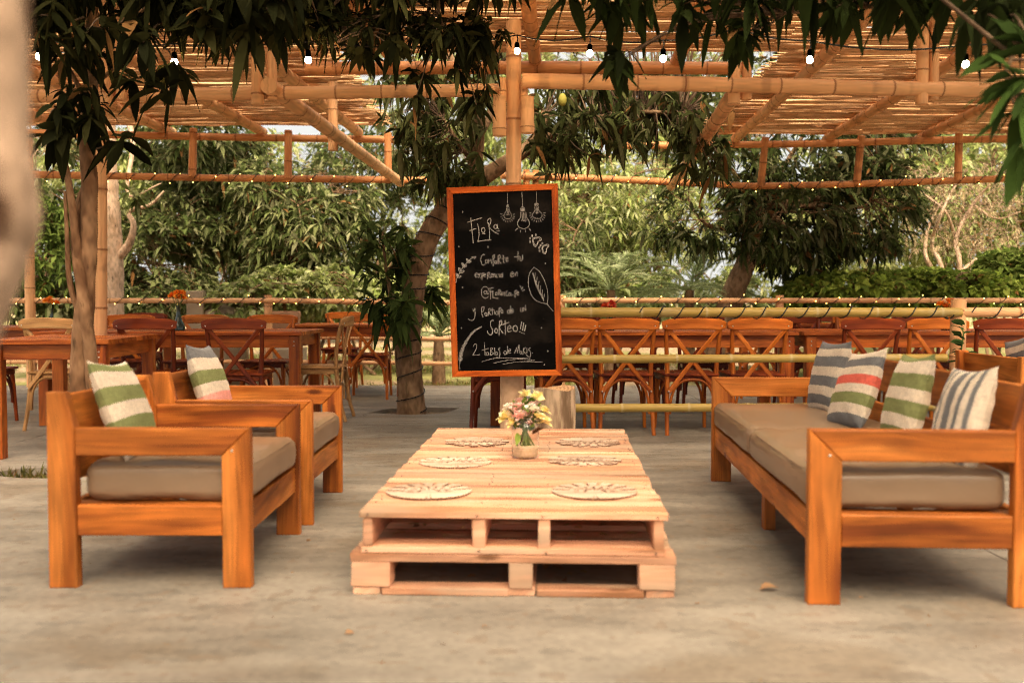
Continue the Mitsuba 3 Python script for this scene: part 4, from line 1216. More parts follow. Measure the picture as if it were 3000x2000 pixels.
for sx in (-1, 1):
    cpart("back_leg", tube(spline([(sx * 0.205, -0.285, 0), (sx * 0.198, -0.235, 0.2), (sx * 0.19, -0.205, 0.45), (sx * 0.20, -0.215, 0.65), (sx * 0.212, -0.262, 0.87)], 22), np.interp(np.linspace(0, 1, 22), [0, 0.5, 1], [0.015, 0.019, 0.015]), 10))
    cpart("front_leg", tube(spline([(sx * 0.205, 0.215, 0), (sx * 0.195, 0.195, 0.25), (sx * 0.185, 0.18, 0.44)], 8), np.linspace(0.014, 0.02, 8), 10))
    a = np.linspace(0, 1, 22)
    cpart("cross_brace", sweep_rect(np.column_stack([sx * (0.212 - 0.40 * a), -0.258 - 0.014 + 0.055 * np.sin(a * np.pi * 0.75) * 0.6 - 0.004 * sx, 0.835 - 0.505 * a]), 0.034, 0.011, (1, 0, 0.75)), smooth=False)
a = np.linspace(-1, 1, 20)
cpart("top_rail", sweep_rect(np.column_stack([a * 0.243, -0.262 - 0.045 * (1 - a ** 2), 0.842 + 0.012 * (1 - a ** 2)]), np.interp(np.abs(a), [0, 0.8, 1], [0.085, 0.085, 0.055]), 0.02, (0, 0, 1)), smooth=False)


def hoop(p0, p1, top):
    t = np.linspace(0, np.pi, 22)
    p0, p1 = np.array(p0), np.array(p1)
    m = (p0 + p1) / 2
    return np.array([m + (p0 - m) * math.copysign(abs(math.cos(x)) ** 0.75, math.cos(x)) + np.array([0, 0, top]) * math.sin(x) ** 0.8 for x in t])


for p0, p1 in (((-0.175, -0.235, 0.16), (0.175, -0.235, 0.16)), ((-0.178, 0.195, 0.16), (0.178, 0.195, 0.16)), ((-0.192, -0.2, 0.16), (-0.192, 0.17, 0.16)), ((0.192, -0.2, 0.16), (0.192, 0.17, 0.16))):
    cpart("arch_brace", tube(hoop(p0, p1, 0.262), 0.0105, 8))
sq = sg.Polygon([(-0.19, -0.22), (0.19, -0.22), (0.215, 0.2), (-0.215, 0.2)]).buffer(0.02, quad_segs=6)


def slab_mesh2(poly, z0, z1, b=0.006):
    o = np.array(poly.exterior.coords)[:-1]
    ins = np.array(poly.centroid.coords)[0] + (o - np.array(poly.centroid.coords)[0]) * (1 - b / 0.2)
    n = len(o)
    v = np.vstack([np.column_stack([q, np.full(n, z)]) for q, z in ((ins, z0), (o, z0 + b), (o, z1 - b), (ins, z1))])
    f = []
    for L in range(3):
        for i in range(n):
            j = (i + 1) % n
            f += [[L * n + i, L * n + j, L * n + n + j], [L * n + i, L * n + n + j, L * n + n + i]]
    for i in range(1, n - 1):
        f += [[0, i + 1, i], [3 * n, 3 * n + i, 3 * n + i + 1]]
    o2 = off()
    f = np.array(f)
    if trimesh.Trimesh(v, f, process=False).volume < 0:
        f = f[:, ::-1]
    return v, f, np.column_stack([v[:, 1] + o2[0], v[:, 0] + v[:, 2] + o2[1]])


cpart("seat", slab_mesh2(sq, 0.448, 0.468), False)
cpart("apron", slab_mesh2(affinity.scale(sq, 0.9, 0.9), 0.405, 0.447, 0.003), False)
ms = []
for sx in (-1, 1):
    for p in ((sx * 0.212, -0.279, 0.835), (sx * 0.188, -0.255, 0.335)):
        m = trimesh.creation.icosphere(1, 0.008)
        m.apply_translation(p)
        CH.append(("bolt", mikit.ply(m, "metal_bolt", smooth=True)))



def chair(x, y, rot, bsdf, label, group="cross back dining chairs", tilt=0):
    k = thing("dining_chair", label, "chair", group)
    M = T().translate([x, y, 0]).rotate([0, 0, 1], rot + rng.normal(0, 3.0))
    for nm, s in CH:
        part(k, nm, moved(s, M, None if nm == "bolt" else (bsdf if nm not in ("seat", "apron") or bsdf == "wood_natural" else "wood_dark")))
    return k


# right-hand dining tables: near row with their backs to the camera
YB = 7.86
for i, (x, m) in enumerate(((-0.10, "wood_dark"), (0.40, "wood_chair"), (0.875, "wood_chair"), (1.375, "wood_chair"), (1.885, "wood_chair"))):
    chair(x, YB + rng.normal(0, 0.015), rng.normal(0, 1), m, "cross back chair behind the " + ["chalkboard's left half, mostly hidden", "chalkboard's right edge", "bamboo railing, second right of the chalkboard", "bamboo railing, third right of the chalkboard", "bamboo railing, just left of the sofa's far armrest top"][i])
for i, (x, m) in enumerate(((2.74, "wood_dark"), (3.235, "wood_chair"), (3.79, "wood_dark"))):
    chair(x, YB + rng.normal(0, 0.015), rng.normal(0, 2), m, "cross back chair " + ["behind the grey striped pillow, left of the thick bamboo post", "directly left of and behind the thick bamboo post", "right of the thick bamboo post"][i])
for i, (x, m) in enumerate(((0.1, "wood_dark"), (0.62, "wood_dark"), (1.2, "wood_dark"), (1.8, "wood_dark"), (2.75, "wood_dark"), (3.35, "wood_chair"), (3.95, "wood_dark"))):
    chair(x, 9.42 + rng.normal(0, 0.03), 180, m, ["first", "second", "third", "fourth", "fifth", "sixth", "seventh"][i] + " chair from the left on the far side of the right dining tables")
# further row behind
for i, (x, m) in enumerate(((2.6, "wood_chair"), (3.2, "wood_dark"), (4.4, "wood_chair"))):
    chair(x, 10.75, 0, m, "chair in the rear row right of the chalkboard, " + ["leftmost", "middle", "rightmost"][i] + " of three")
# left side
chair(-2.15, 7.9, 2, "wood_dark", "dark cross back chair at the left dining table, behind the second armchair")
chair(-2.81, 7.9, -3, "wood_dark", "dark cross back chair at the left dining table, behind the nearest armchair's pillow")
chair(-3.62, 8.1, -8, "wood_natural", "pale unstained cross back chair behind the small square table")
chair(-4.45, 8.3, 6, "wood_dark", "dark chair at the far left edge behind the foreground trunk")
chair(-2.33, 9.45, 180, "wood_chair", "chair on the far side of the left dining table, nearest its right end")
chair(-3.02, 9.45, 178, "wood_orange", "light orange chair on the far side of the left table behind the green vase")
chair(-3.7, 9.45, 183, "wood_chair", "chair on the far side of the left table beside the thin tree")
chair(-1.70, 8.66, 94, "wood_natural", "pale unstained chair seen side on at the right end of the left table")
chair(-1.52, 10.65, 1, "wood_chair", "cross back chair standing alone left of the tree with wound cable")
chair(-2.05, 12.0, 180, "wood_chair", "chair at the rear table beside the low bamboo fence")
chair(-4.1, 10.9, 180, "wood_dark", "dark chair behind the rear left table")

# ------------------------------------------------------------------ dining tables


def dining_table(x, y, L, W, rot, label, z=0.775, bsdf="wood_table"):
    k = thing("dining_table", label, "table", "wooden dining tables")
    M = T().translate([x, y, 0]).rotate([0, 0, 1], rot)
    nb = max(2, int(round(W / 0.2)))
    for i in range(nb):
        bw = W / nb
        part(k, "top_plank", moved(ply_uv(*box(L, bw - 0.0015, 0.03, (0, -W / 2 + bw * (i + .5), z - 0.015), 0.003, 0), bsdf), M))
    ix, iy, lw = L / 2 - 0.07, W / 2 - 0.07, 0.085
    for sx in (-1, 1):
        for sy in (-1, 1):
            part(k, "leg", moved(ply_uv(*box(lw, lw, z - 0.032, (sx * ix, sy * iy, (z - 0.032) / 2), 0.005, 2), bsdf), M))
            for dz in (0.05, 0.085):
                m = trimesh.creation.icosphere(1, 0.007)
                m.apply_translation([sx * ix, sy * (iy + lw / 2), z - 0.03 - dz])
                part(k, "bolt", moved(mikit.ply(m, "metal_bolt", smooth=True), M))
        part(k, "apron", moved(ply_uv(*box(0.025, 2 * iy - lw - .002, 0.10, (sx * ix, 0, z - 0.082), 0.003, 1), bsdf), M))
    for sy in (-1, 1):
        part(k, "apron", moved(ply_uv(*box(2 * ix - lw - .002, 0.025, 0.10, (0, sy * iy, z - 0.082), 0.003, 0), bsdf), M))
    return k


dining_table(1.07, 8.6, 2.55, 0.95, 0, "long dining table behind the chalkboard and bamboo railing")
dining_table(3.65, 8.62, 2.52, 0.95, 0, "long dining table behind the sofa pillows, right of its twin")
dining_table(-2.82, 8.62, 2.2, 0.98, 0, "dining table at the left carrying the green glass vase")
dining_table(-3.05, 7.0, 0.8, 1.2, 4, "small plain table in front of the thin tree's left side", bsdf="wood_table")
dining_table(-1.75, 11.1, 1.25, 0.9, 0, "rear dining table left of the tree with wound cable")
dining_table(-4.75, 10.1, 2.4, 0.9, 2, "rear dining table at the far left with orange flowers")
dining_table(3.6, 11.4, 2.2, 0.85, 0, "rear dining table at the right behind the other dining tables")


def vase(x, y, z, label, flabel, pal, h=0.3, n=6, r=0.055):
    k = thing("glass_vase", label, "vase")
    pr = np.array([(0.0, 0.0), (0.8, 0.0), (0.95, 0.03), (1.0, 0.12), (0.85, 0.26), (0.5, 0.40), (0.36, 0.55), (0.30, 0.75), (0.36, 0.95), (0.42, 1.0), (0.32, 1.0), (0.25, 0.8)]) * [r, h * 0.72]
    ang_v, f = lathe(pr, 24)
    ang_v = ang_v * (1 + 0.03 * np.sin(ang_v[:, 2:] * 160) * (ang_v[:, 2:] < h * 0.3))
    scene[k] = mikit.ply((ang_v + [x, y, z], f), "green_glass", smooth=40)
    b = thing("flower_bouquet", flabel, "bouquet")
    for i in range(n):
        a = i * 2.4
        p = np.array([x + 0.05 * math.cos(a) * (i > 0), y + 0.05 * math.sin(a) * (i > 0), z + h * 0.72 + 0.055 + 0.02 * (i % 3)])
        part(b, "blossom", leaf_ply([blossom(p, (math.cos(a) * 0.6 * (i > 0), math.sin(a) * 0.6 * (i > 0), 1), 0.045, pal, 20, 0.2)], "petal"))
        part(b, "stem", tube_ply([(x, y, z + h * 0.5), (x + (p[0] - x) * .5, y + (p[1] - y) * .5, z + h * 0.75), p], 0.003, "stem_green", 5))


OR = [(0.85, 0.28, 0.03), (0.75, 0.16, 0.02), (0.9, 0.45, 0.06)]
RD = [(0.6, 0.06, 0.03), (0.75, 0.2, 0.06), (0.5, 0.03, 0.03)]
vase(-2.83, 8.45, 0.776, "dark green glass vase on the left dining table", "orange and yellow flowers in the green vase on the left dining table", OR)
vase(-4.62, 10.0, 0.776, "small dark vase on the rear left dining table", "orange flowers on the rear left dining table", OR, 0.24, 5, 0.04)
vase(0.84, 8.5, 0.776, "dark vase behind the bamboo railing right of the chalkboard", "red flowers showing above the bamboo railing right of the chalkboard", RD, 0.18, 5, 0.04)
vase(3.75, 8.6, 0.776, "dark vase behind the thick bamboo post", "orange flowers left of the thick bamboo post top", OR, 0.2, 6, 0.045)

# ------------------------------------------------------------------ trees
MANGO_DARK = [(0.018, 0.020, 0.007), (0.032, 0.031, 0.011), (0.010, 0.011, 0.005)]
MANGO = [(0.075, 0.10, 0.030), (0.11, 0.135, 0.045), (0.05, 0.07, 0.022), (0.16, 0.165, 0.07)]
LIGHT = [(0.32, 0.38, 0.12), (0.44, 0.47, 0.19), (0.19, 0.25, 0.065), (0.48, 0.49, 0.27)]
MID = [(0.11, 0.145, 0.045), (0.20, 0.225, 0.085), (0.06, 0.085, 0.025), (0.30, 0.30, 0.16)]


def twigs(tips, limb_pts, r=0.005, sag=0.05):
    """Thin curved twigs from each leaf tuft to the nearest limb point."""
    out = []
    limb_pts = np.asarray(limb_pts)
    for t in tips:
        d = np.linalg.norm(limb_pts - t, axis=1)
        q = limb_pts[np.argmin(d)]
        L = d.min()
        m = (q + t) / 2 + rng.normal(0, 0.08 * L, 3) + [0, 0, sag * L]
        out.append(tube(spline([q, m, t], 7), np.linspace(r * (1 + 0.6 * min(L, 2)), r * 0.5, 7), 5, cap=False))
    return join(out)


def limb_ply(items, bsdf, smooth=True):
    v, f, uv = join(items)
    return mikit.ply((v, f), bsdf, smooth=smooth)


def px_tips(regions):
    """Leaf tuft positions read off the photograph: (px0, px1, py0, py1, depth0, depth1, count)."""
    out = []
    for x0, x1, y0, y1, d0, d1, n in regions:
        for _ in range(n):
            x = rng.uniform(x0, x1)
            low = 0.8 * float(meshkit.noise(np.array([x / 70.0, y0 / 50.0, 0.5]))) + 0.5 if n > 12 else 1.0      # an uneven lower fringe
            out.append(at(x, y0 + (y1 - y0) * rng.uniform(0, 1) * low, rng.uniform(d0, d1)))
    return np.array(out)


# --- thin tree at the left
thin = thing("mango_tree", "thin dark stemmed mango tree growing from the floor hole at left", "tree")
tr = [np.array([-2.55, 5.95, -0.06]), at(236, 1120, 5.95), at(245, 950, 5.92), at(258, 760, 5.9), at(262, 560, 5.9), at(255, 380, 5.9), at(268, 200, 5.88), at(270, -20, 5.86), at(275, -300, 5.85)]
br1 = [at(250, 860, 5.9), at(222, 700, 5.84), at(205, 560, 5.8), at(180, 430, 5.75), at(150, 330, 5.7)]
br2 = [at(245, 950, 5.92), at(205, 830, 5.86), at(196, 680, 5.82), at(190, 560, 5.8)]
br7 = [np.array([-2.47, 5.9, -0.06]), at(268, 1080, 5.9), at(256, 960, 5.86), at(236, 820, 5.84), at(222, 700, 5.9), at(232, 600, 5.93), at(262, 520, 5.93)]
br3 = [at(268, 200, 5.88), at(310, 110, 5.8), at(400, 40, 5.7), at(560, -30, 5.6), at(800, -60, 5.6)]
br4 = [at(262, 260, 5.88), at(350, 190, 5.8), at(440, 120, 5.75), at(500, 60, 5.7)]
br5 = [at(255, 300, 5.9), at(200, 200, 5.8), at(140, 120, 5.7), at(60, 60, 5.6)]
br6 = [at(270, -20, 5.86), at(420, -120, 5.6), at(800, -170, 5.4), at(1200, -180, 5.4), at(1500, -160, 5.5)]
limbs = [trunk_tube(tr, [0.072, 0.062, 0.058, 0.05, 0.046, 0.044, 0.04, 0.036, 0.03], rough=0.22, n=60)]
for P, r in ((br1, (0.028, 0.012)), (br2, (0.02, 0.009)), (br7, (0.04, 0.036, 0.03, 0.022)), (br3, (0.022, 0.008)), (br4, (0.014, 0.006)), (br5, (0.016, 0.006)), (br6, (0.03, 0.014))):
    limbs.append(trunk_tube(P, r, 10, 0.08, 22))
part(thin, "trunk", limb_ply(limbs, "bark_red"))
tips = px_tips([(90, 560, -120, 110, 5.3, 6.1, 64), (100, 330, 70, 180, 5.4, 6.0, 9), (130, 300, 250, 320, 5.5, 6.0, 5), (350, 520, 200, 260, 5.5, 5.9, 4), (150, 330, 320, 400, 5.5, 5.9, 4), (310, 350, 400, 440, 5.6, 5.85, 1),
                (560, 900, -120, 60, 5.2, 6.1, 52), (600, 830, 40, 110, 5.4, 6.0, 10), (-200, 900, -700, -120, 4.6, 6.2, 60)])
lp = np.vstack([spline(P, 20) for P in (tr[4:], br1[2:], br3, br4, br5, br6)])
part(thin, "twigs", limb_ply([twigs(tips, lp, 0.006)], "bark_dark"))
ax = np.column_stack([rng.normal(0, 0.5, len(tips)), rng.normal(0, 0.5, len(tips)), rng.uniform(-0.9, 0.3, len(tips))])
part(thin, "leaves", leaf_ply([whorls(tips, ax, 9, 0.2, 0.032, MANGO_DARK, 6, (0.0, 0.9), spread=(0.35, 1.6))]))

# --- canopy over the middle, from a tree whose trunk stands outside the frame
over = thing("mango_tree", "dark mango branches hanging into the top middle of the view before the pergola", "tree")
o_tr = [np.array([-4.6, 4.2, -0.09]), np.array([-4.5, 4.3, 1.6]), np.array([-4.0, 4.6, 3.0]), np.array([-2.8, 5.2, 3.9]), np.array([-1.2, 5.8, 3.9]), np.array([0.2, 6.1, 3.6])]
o_b = [o_tr[4], np.array([-0.5, 6.0, 3.3]), at(1290, 60, 6.2), at(1400, 140, 6.2)]
o_c = [o_tr[3], np.array([-1.8, 5.6, 3.4]), at(880, 20, 5.9), at(960, 140, 5.9)]
part(over, "trunk", limb_ply([trunk_tube(o_tr, [0.16, 0.13, 0.11, 0.08, 0.05, 0.03], n=40), trunk_tube(o_b, [0.03, 0.02, 0.012, 0.006], 8, 0.05), trunk_tube(o_c, [0.03, 0.02, 0.012, 0.006], 8, 0.05)], "bark_brown"))
tips = px_tips([(860, 1530, -170, 30, 5.6, 6.5, 90), (860, 1010, 20, 140, 5.7, 6.3, 22), (1020, 1180, 30, 180, 5.7, 6.4, 26), (1200, 1420, 40, 140, 5.8, 6.5, 26), (1330, 1500, 60, 220, 6.0, 6.6, 14), (1210, 1250, 200, 300, 6, 6.4, 3), (1380, 1430, 250, 330, 6.1, 6.5, 3), (700, 1700, -600, -160, 4.8, 6.4, 50)])
lp = np.vstack([spline(P, 24) for P in (o_tr[2:], o_b, o_c)])
part(over, "twigs", limb_ply([twigs(tips, lp, 0.005, 0.15)], "bark_dark"))
ax = np.column_stack([rng.normal(0, 0.7, len(tips)), rng.normal(0, 0.7, len(tips)), rng.uniform(-1.0, 0.2, len(tips))])
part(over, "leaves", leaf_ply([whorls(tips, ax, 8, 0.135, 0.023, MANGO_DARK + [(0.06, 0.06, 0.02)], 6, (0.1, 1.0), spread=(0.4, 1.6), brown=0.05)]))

# --- canopy at the upper right
right = thing("mango_tree", "mango branches with long green leaves hanging into the upper right corner", "tree")
r_tr = [np.array([3.4, 2.6, -0.09]), np.array([3.3, 2.7, 1.4]), np.array([3.0, 3.1, 2.6]), np.array([2.4, 3.8, 3.2]), np.array([1.5, 4.4, 3.3]), np.array([0.5, 4.8, 3.2])]
r_b = [r_tr[3], at(2700, -60, 4.2), at(2500, 20, 4.5), at(2300, 40, 4.7)]
r_c = [r_tr[2], at(3100, 60, 3.4), at(2960, 180, 3.4), at(2950, 260, 3.4)]
part(right, "trunk", limb_ply([trunk_tube(r_tr, [0.15, 0.13, 0.1, 0.06, 0.035, 0.015], n=40), trunk_tube(r_b, [0.025, 0.015, 0.01, 0.006], 8, 0.05), trunk_tube(r_c, [0.02, 0.013, 0.009, 0.005], 8, 0.05)], "bark_brown"))
tips = px_tips([(1640, 2330, -190, -40, 4.4, 5.3, 46), (1660, 1900, -20, 40, 4.5, 5.1, 6), (1990, 2230, -20, 60, 4.4, 5.0, 8), (1760, 1880, 170, 200, 4.6, 4.9, 3), (2120, 2240, 70, 110, 4.5, 4.9, 3), (2330, 3000, -200, -40, 3.9, 4.8, 50), (2500, 2760, -30, 40, 4.0, 4.6, 9), (2850, 3000, -20, 60, 3.4, 4.2, 8), (2400, 2470, 0, 40, 4.2, 4.5, 2),
                (1650, 3300, -900, -150, 3.4, 5.2, 60), (3000, 3500, -100, 500, 3.0, 4.0, 16)])
lp = np.vstack([spline(P, 24) for P in (r_tr[2:], r_b, r_c)])
ax = np.column_stack([rng.normal(0, 0.45, len(tips)), rng.normal(0, 0.45, len(tips)), rng.uniform(-1.0, -0.1, len(tips))])
near_t = np.array([at(2950, 265, 3.3), at(2965, 225, 3.3), at(2985, 130, 3.4), at(2990, 330, 3.3), at(3010, 430, 3.3)])
near_a = np.array([[-0.5, 0, -0.35], [-0.6, 0, 0.1], [-0.5, 0.1, 0.2], [-0.3, 0, -0.8], [-0.2, 0, -0.9]])
part(right, "twigs", limb_ply([twigs(np.vstack([tips, near_t]), lp, 0.005, 0.1)], "bark_dark"))
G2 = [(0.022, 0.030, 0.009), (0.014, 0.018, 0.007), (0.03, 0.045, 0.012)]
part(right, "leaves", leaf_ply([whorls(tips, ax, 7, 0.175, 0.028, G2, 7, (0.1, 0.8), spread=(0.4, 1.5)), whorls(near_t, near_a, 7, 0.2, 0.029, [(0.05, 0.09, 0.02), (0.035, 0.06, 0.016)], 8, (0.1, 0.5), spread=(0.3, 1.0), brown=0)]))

# --- the blurred trunk at the left edge
fg = thing("leaning_tree", "thick pale leaning tree trunk, out of focus at the left edge", "tree")
fgp = [np.array([-1.02, 1.12, -0.1]), np.array([-0.93, 1.13, 0.25]), np.array([-0.84, 1.15, 0.6]), at(-120, 880, 1.18), at(-62, 740, 1.2), at(-42, 610, 1.2), at(-58, 420, 1.22), at(-62, 200, 1.22), at(-58, 20, 1.22), at(-60, -200, 1.22), at(-90, -900, 1.25)]
part(fg, "trunk", limb_ply([trunk_tube(fgp, [0.15, 0.1, 0.07, 0.055, 0.052, 0.058, 0.055, 0.056, 0.057, 0.055, 0.05], 28, 0.12, 70, freq=9)], "bark_pale"))
ft = np.array([[-1.0 + rng.normal(0, 0.5), 1.2 + rng.normal(0, 0.4), rng.uniform(2.9, 3.6)] for _ in range(40)])
part(fg, "leaves", leaf_ply([whorls(ft, rng.normal(0, 1, (40, 3)), 8, 0.19, 0.026, MANGO_DARK, 5)]))

# --- the crowns go on above the frame and over the camera
for owner, n, bx in ((over, 760, (-5.5, 0.3, 0.0, 6.3)), (right, 760, (0.0, 5.5, 0.0, 6.3)), (fg, 900, (-5.0, 5.0, -4.5, 0.3))):
    q = np.column_stack([rng.uniform(bx[0], bx[1], n), rng.uniform(bx[2], bx[3], n), np.zeros(n)])
    q[:, 2] = np.maximum(3.0, 1.45 + 0.32 * q[:, 1]) + rng.uniform(0, 1.2, n)
    q = q[meshkit.fbm(q * 0.8, 2, 21) > 0.42]
    part(owner, "crown", leaf_ply([whorls(q, np.column_stack([rng.normal(0, 0.6, (len(q), 2)), rng.uniform(-0.5, 0.8, len(q))]), 9, 0.22, 0.032, MANGO, 4, (0.1, 0.6))]))

# --- tree with the wound cable
ct = thing("mango_tree", "brown leaning mango tree wound with cable, behind the chalkboard's left edge", "tree")
c_tr = [at(1205, 1225, 9.27), at(1203, 1120, 9.25), at(1198, 1000, 9.25), at(1205, 900, 9.25), at(1222, 790, 9.25), at(1262, 680, 9.25), at(1330, 590, 9.3), at(1400, 530, 9.3), at(1470, 485, 9.3), at(1560, 420, 9.3), at(1600, 330, 9.3)]
c_r = [0.14, 0.112, 0.108, 0.108, 0.108, 0.105, 0.1, 0.088, 0.07, 0.06, 0.04]
c_b = [at(1370, 555, 9.3), at(1395, 460, 9.3), at(1400, 380, 9.25), at(1385, 300, 9.2), at(1340, 220, 9.1), at(1300, 120, 9.1)]
c_c = [at(1400, 400, 9.25), at(1440, 320, 9.3), at(1430, 200, 9.4)]
c_d = [at(1560, 420, 9.3), at(1700, 360, 9.4), at(1850, 330, 9.4), at(2000, 330, 9.4)]
c_e = [at(1390, 480, 9.3), at(1330, 400, 9.2), at(1300, 350, 9.2)]
part(ct, "trunk", limb_ply([trunk_tube(c_tr, c_r, 22, 0.09, 70)] + [trunk_tube(P, r, 12, 0.08, 24) for P, r in ((c_b, (0.07, 0.055, 0.03)), (c_c, (0.045, 0.025)), (c_d, (0.04, 0.012)), (c_e, (0.03, 0.012)))], "bark_brown"))
tips = px_tips([(1170, 1420, 330, 560, 8.7, 9.6, 66), (1110, 1300, 210, 420, 8.9, 9.9, 36), (1230, 1460, 190, 330, 8.9, 9.9, 34), (1560, 1800, 300, 470, 8.8, 9.8, 52), (1780, 2130, 290, 480, 8.8, 9.9, 74), (1560, 2100, 200, 310, 9.0, 10.5, 60), (1990, 2150, 420, 520, 8.9, 9.7, 12), (1560, 1650, 420, 520, 9.0, 9.6, 8), (1000, 2150, -300, 190, 9.0, 10.5, 80)])
lp = np.vstack([spline(P, 24) for P in (c_tr[6:], c_b, c_c, c_d, c_e)])
part(ct, "twigs", limb_ply([twigs(tips, lp, 0.006, 0.05)], "bark_dark"))
ax = np.column_stack([rng.normal(0, 0.6, len(tips)), rng.normal(0, 0.6, len(tips)), rng.uniform(-1.0, 0.3, len(tips))])
part(ct, "leaves", leaf_ply([whorls(tips, ax, 9, 0.175, 0.024, [(0.05, 0.062, 0.02), (0.08, 0.085, 0.03), (0.035, 0.045, 0.015), (0.11, 0.11, 0.05)], 5, (0.1, 1.0), spread=(0.4, 1.6), brown=0.04)]))
mango_spots = [(1648, 293, 9.0), (1820, 345, 9.2), (1838, 370, 9.2)]
for px, py, Y in mango_spots:
    m = trimesh.creation.icosphere(3, 0.05)
    m.apply_scale([0.75, 0.75, 1.15])
    m.apply_translation(at(px, py, Y))
    part(ct, "mango", leaf_ply([(np.array(m.vertices), np.array(m.faces), np.tile([[0.3, 0.26, 0.05]] if px < 1700 else [[0.1, 0.14, 0.03]], (len(m.vertices), 1)))], "petal"))
# cable wound on the trunk
cc = spline(c_tr[:7], 220)
s = np.linspace(0, 1, 220)
t, A, B = frames(cc)
w = s * 2 * np.pi * 13 + 1.2 * np.sin(s * 21)
rr = np.interp(s, np.linspace(0, 1, 7), c_r[:7]) * 1.06 + 0.004
k = thing("cable", "black cable wound round the brown leaning tree trunk", "cable")
scene[k] = tube_ply(cc[8:] + A[8:] * (np.cos(w) * rr)[8:, None] + B[8:] * (np.sin(w) * rr)[8:, None], 0.0055, "black_cable", 5)

# --- young leafy tree left of it
yt = thing("young_mango_tree", "young mango sapling with glossy dark leaves left of the cable wound trunk", "tree")
y_tr = [at(1180, 1215, 9.4), at(1165, 1050, 9.3), at(1150, 900, 9.2), at(1130, 780, 9.1), at(1120, 680, 9.1)]
part(yt, "trunk", limb_ply([trunk_tube(y_tr, [0.03, 0.012], 8, 0.05)], "bark_brown"))
tips = px_tips([(1060, 1190, 700, 800, 8.7, 9.4, 13), (1070, 1200, 800, 900, 8.7, 9.4, 12), (1120, 1190, 880, 960, 8.8, 9.3, 6), (1060, 1180, 640, 710, 8.9, 9.4, 5), (1260, 1310, 840, 900, 9.4, 9.7, 4)])
part(yt, "twigs", limb_ply([twigs(tips, spline(y_tr, 20), 0.004)], "bark_dark"))
ax = np.column_stack([rng.normal(0, 0.5, len(tips)), rng.normal(-0.2, 0.4, len(tips)), rng.uniform(-0.6, 0.5, len(tips))])
part(yt, "leaves", leaf_ply([whorls(tips, ax, 9, 0.23, 0.03, [(0.05, 0.075, 0.022), (0.08, 0.12, 0.03), (0.035, 0.05, 0.016)], 6, (0.2, 0.8))]))

# --- small sprig in front of the railing post
sp_ = thing("potted_sprig", "small dark leafy sprig rising before the thick bamboo railing post", "plant")
base = np.array([3.05, 6.85, 0.0])
part(sp_, "stem", tube_ply(spline([base, base + [0.02, 0, 0.5], at(2822, 985, 6.8), at(2815, 960, 6.8)], 14), 0.005, "stem_green", 6))
lp = np.array([at(2822 + rng.uniform(-6, 6), y_, 6.8) for y_ in np.linspace(950, 1060, 13)])
ld = np.column_stack([rng.choice([-1, 1], 13) * rng.uniform(0.5, 1, 13), rng.normal(0, 0.4, 13), rng.uniform(0.1, 0.7, 13)])
part(sp_, "leaves", leaf_ply([leaf_mesh(lp, ld, rng.uniform(0.07, 0.13, 13), 0.024, 0.25, leaf_cols(13, [(0.04, 0.07, 0.02), (0.03, 0.05, 0.015)]), st=6)]))

# ------------------------------------------------------------------ garden beyond the fence


def crown_tips(lobes, n):
    """Tuft positions in the outer part of several ellipsoids: (centre, radii, share)."""
    out, axs = [], []
    tot = sum(l[2] for l in lobes)
    for c, r, w in lobes:
        m = int(n * w / tot)
        d = unit(rng.normal(size=(m, 3)))
        rad = rng.uniform(0.45, 1.0, (m, 1)) ** 0.6
        p = np.array(c) + d * rad * np.array(r)
        # clumps: keep tufts where a noise is high, so gaps open
        keep = meshkit.fbm(p * 1.3 + c[0], 2, 3) > 0.40
        out.append(p[keep]), axs.append((d + [0, 0, 0.15])[keep])
    return np.vstack(out), np.vstack(axs)


def garden_tree(name, label, cat, x, y, lobes, n, pal, L=0.2, W=0.03, trunk=None, bark="bark_brown", leaves=8, st=3, bsdf="leaf_far", droop=(0.1, 0.7), group=None, z0=-0.09, stems=1):
    k = thing(name, label, cat, group)
    tips, ax = crown_tips(lobes, n)
    items, pts = [], []
    if trunk is not None:
        P, r = trunk
        items.append(trunk_tube(P, r, 14, 0.1, 30))
        pts.append(spline(P, 20)[8:])
        root = np.array(P[-1])
    else:
        root = np.array([x, y, z0])
    for c, r, w in lobes:
        c = np.array(c, float)
        a = root if trunk is not None else root + rng.normal(0, 0.1, 3) * [1, 1, 0]
        m = (a + c) / 2 + rng.normal(0, 0.12, 3)
        P = [a, m, c, c + np.array([rng.normal(0, .3), rng.normal(0, .3), r[2] * 0.7])]
        items.append(trunk_tube(P, (0.05, 0.035, 0.02, 0.008) if trunk is not None else (0.03, 0.02, 0.012, 0.006), 7, 0.08, 14))
        pts.append(spline(P, 12))
    sel = tips[rng.permutation(len(tips))[: max(8, len(tips) // 4)]]
    items.append(twigs(sel, np.vstack(pts), 0.007))
    part(k, "trunk", limb_ply(items, bark))
    part(k, "crown", leaf_ply([whorls(tips, ax, leaves, L, W, pal, st, droop, var=0.35)], bsdf, True))
    return k


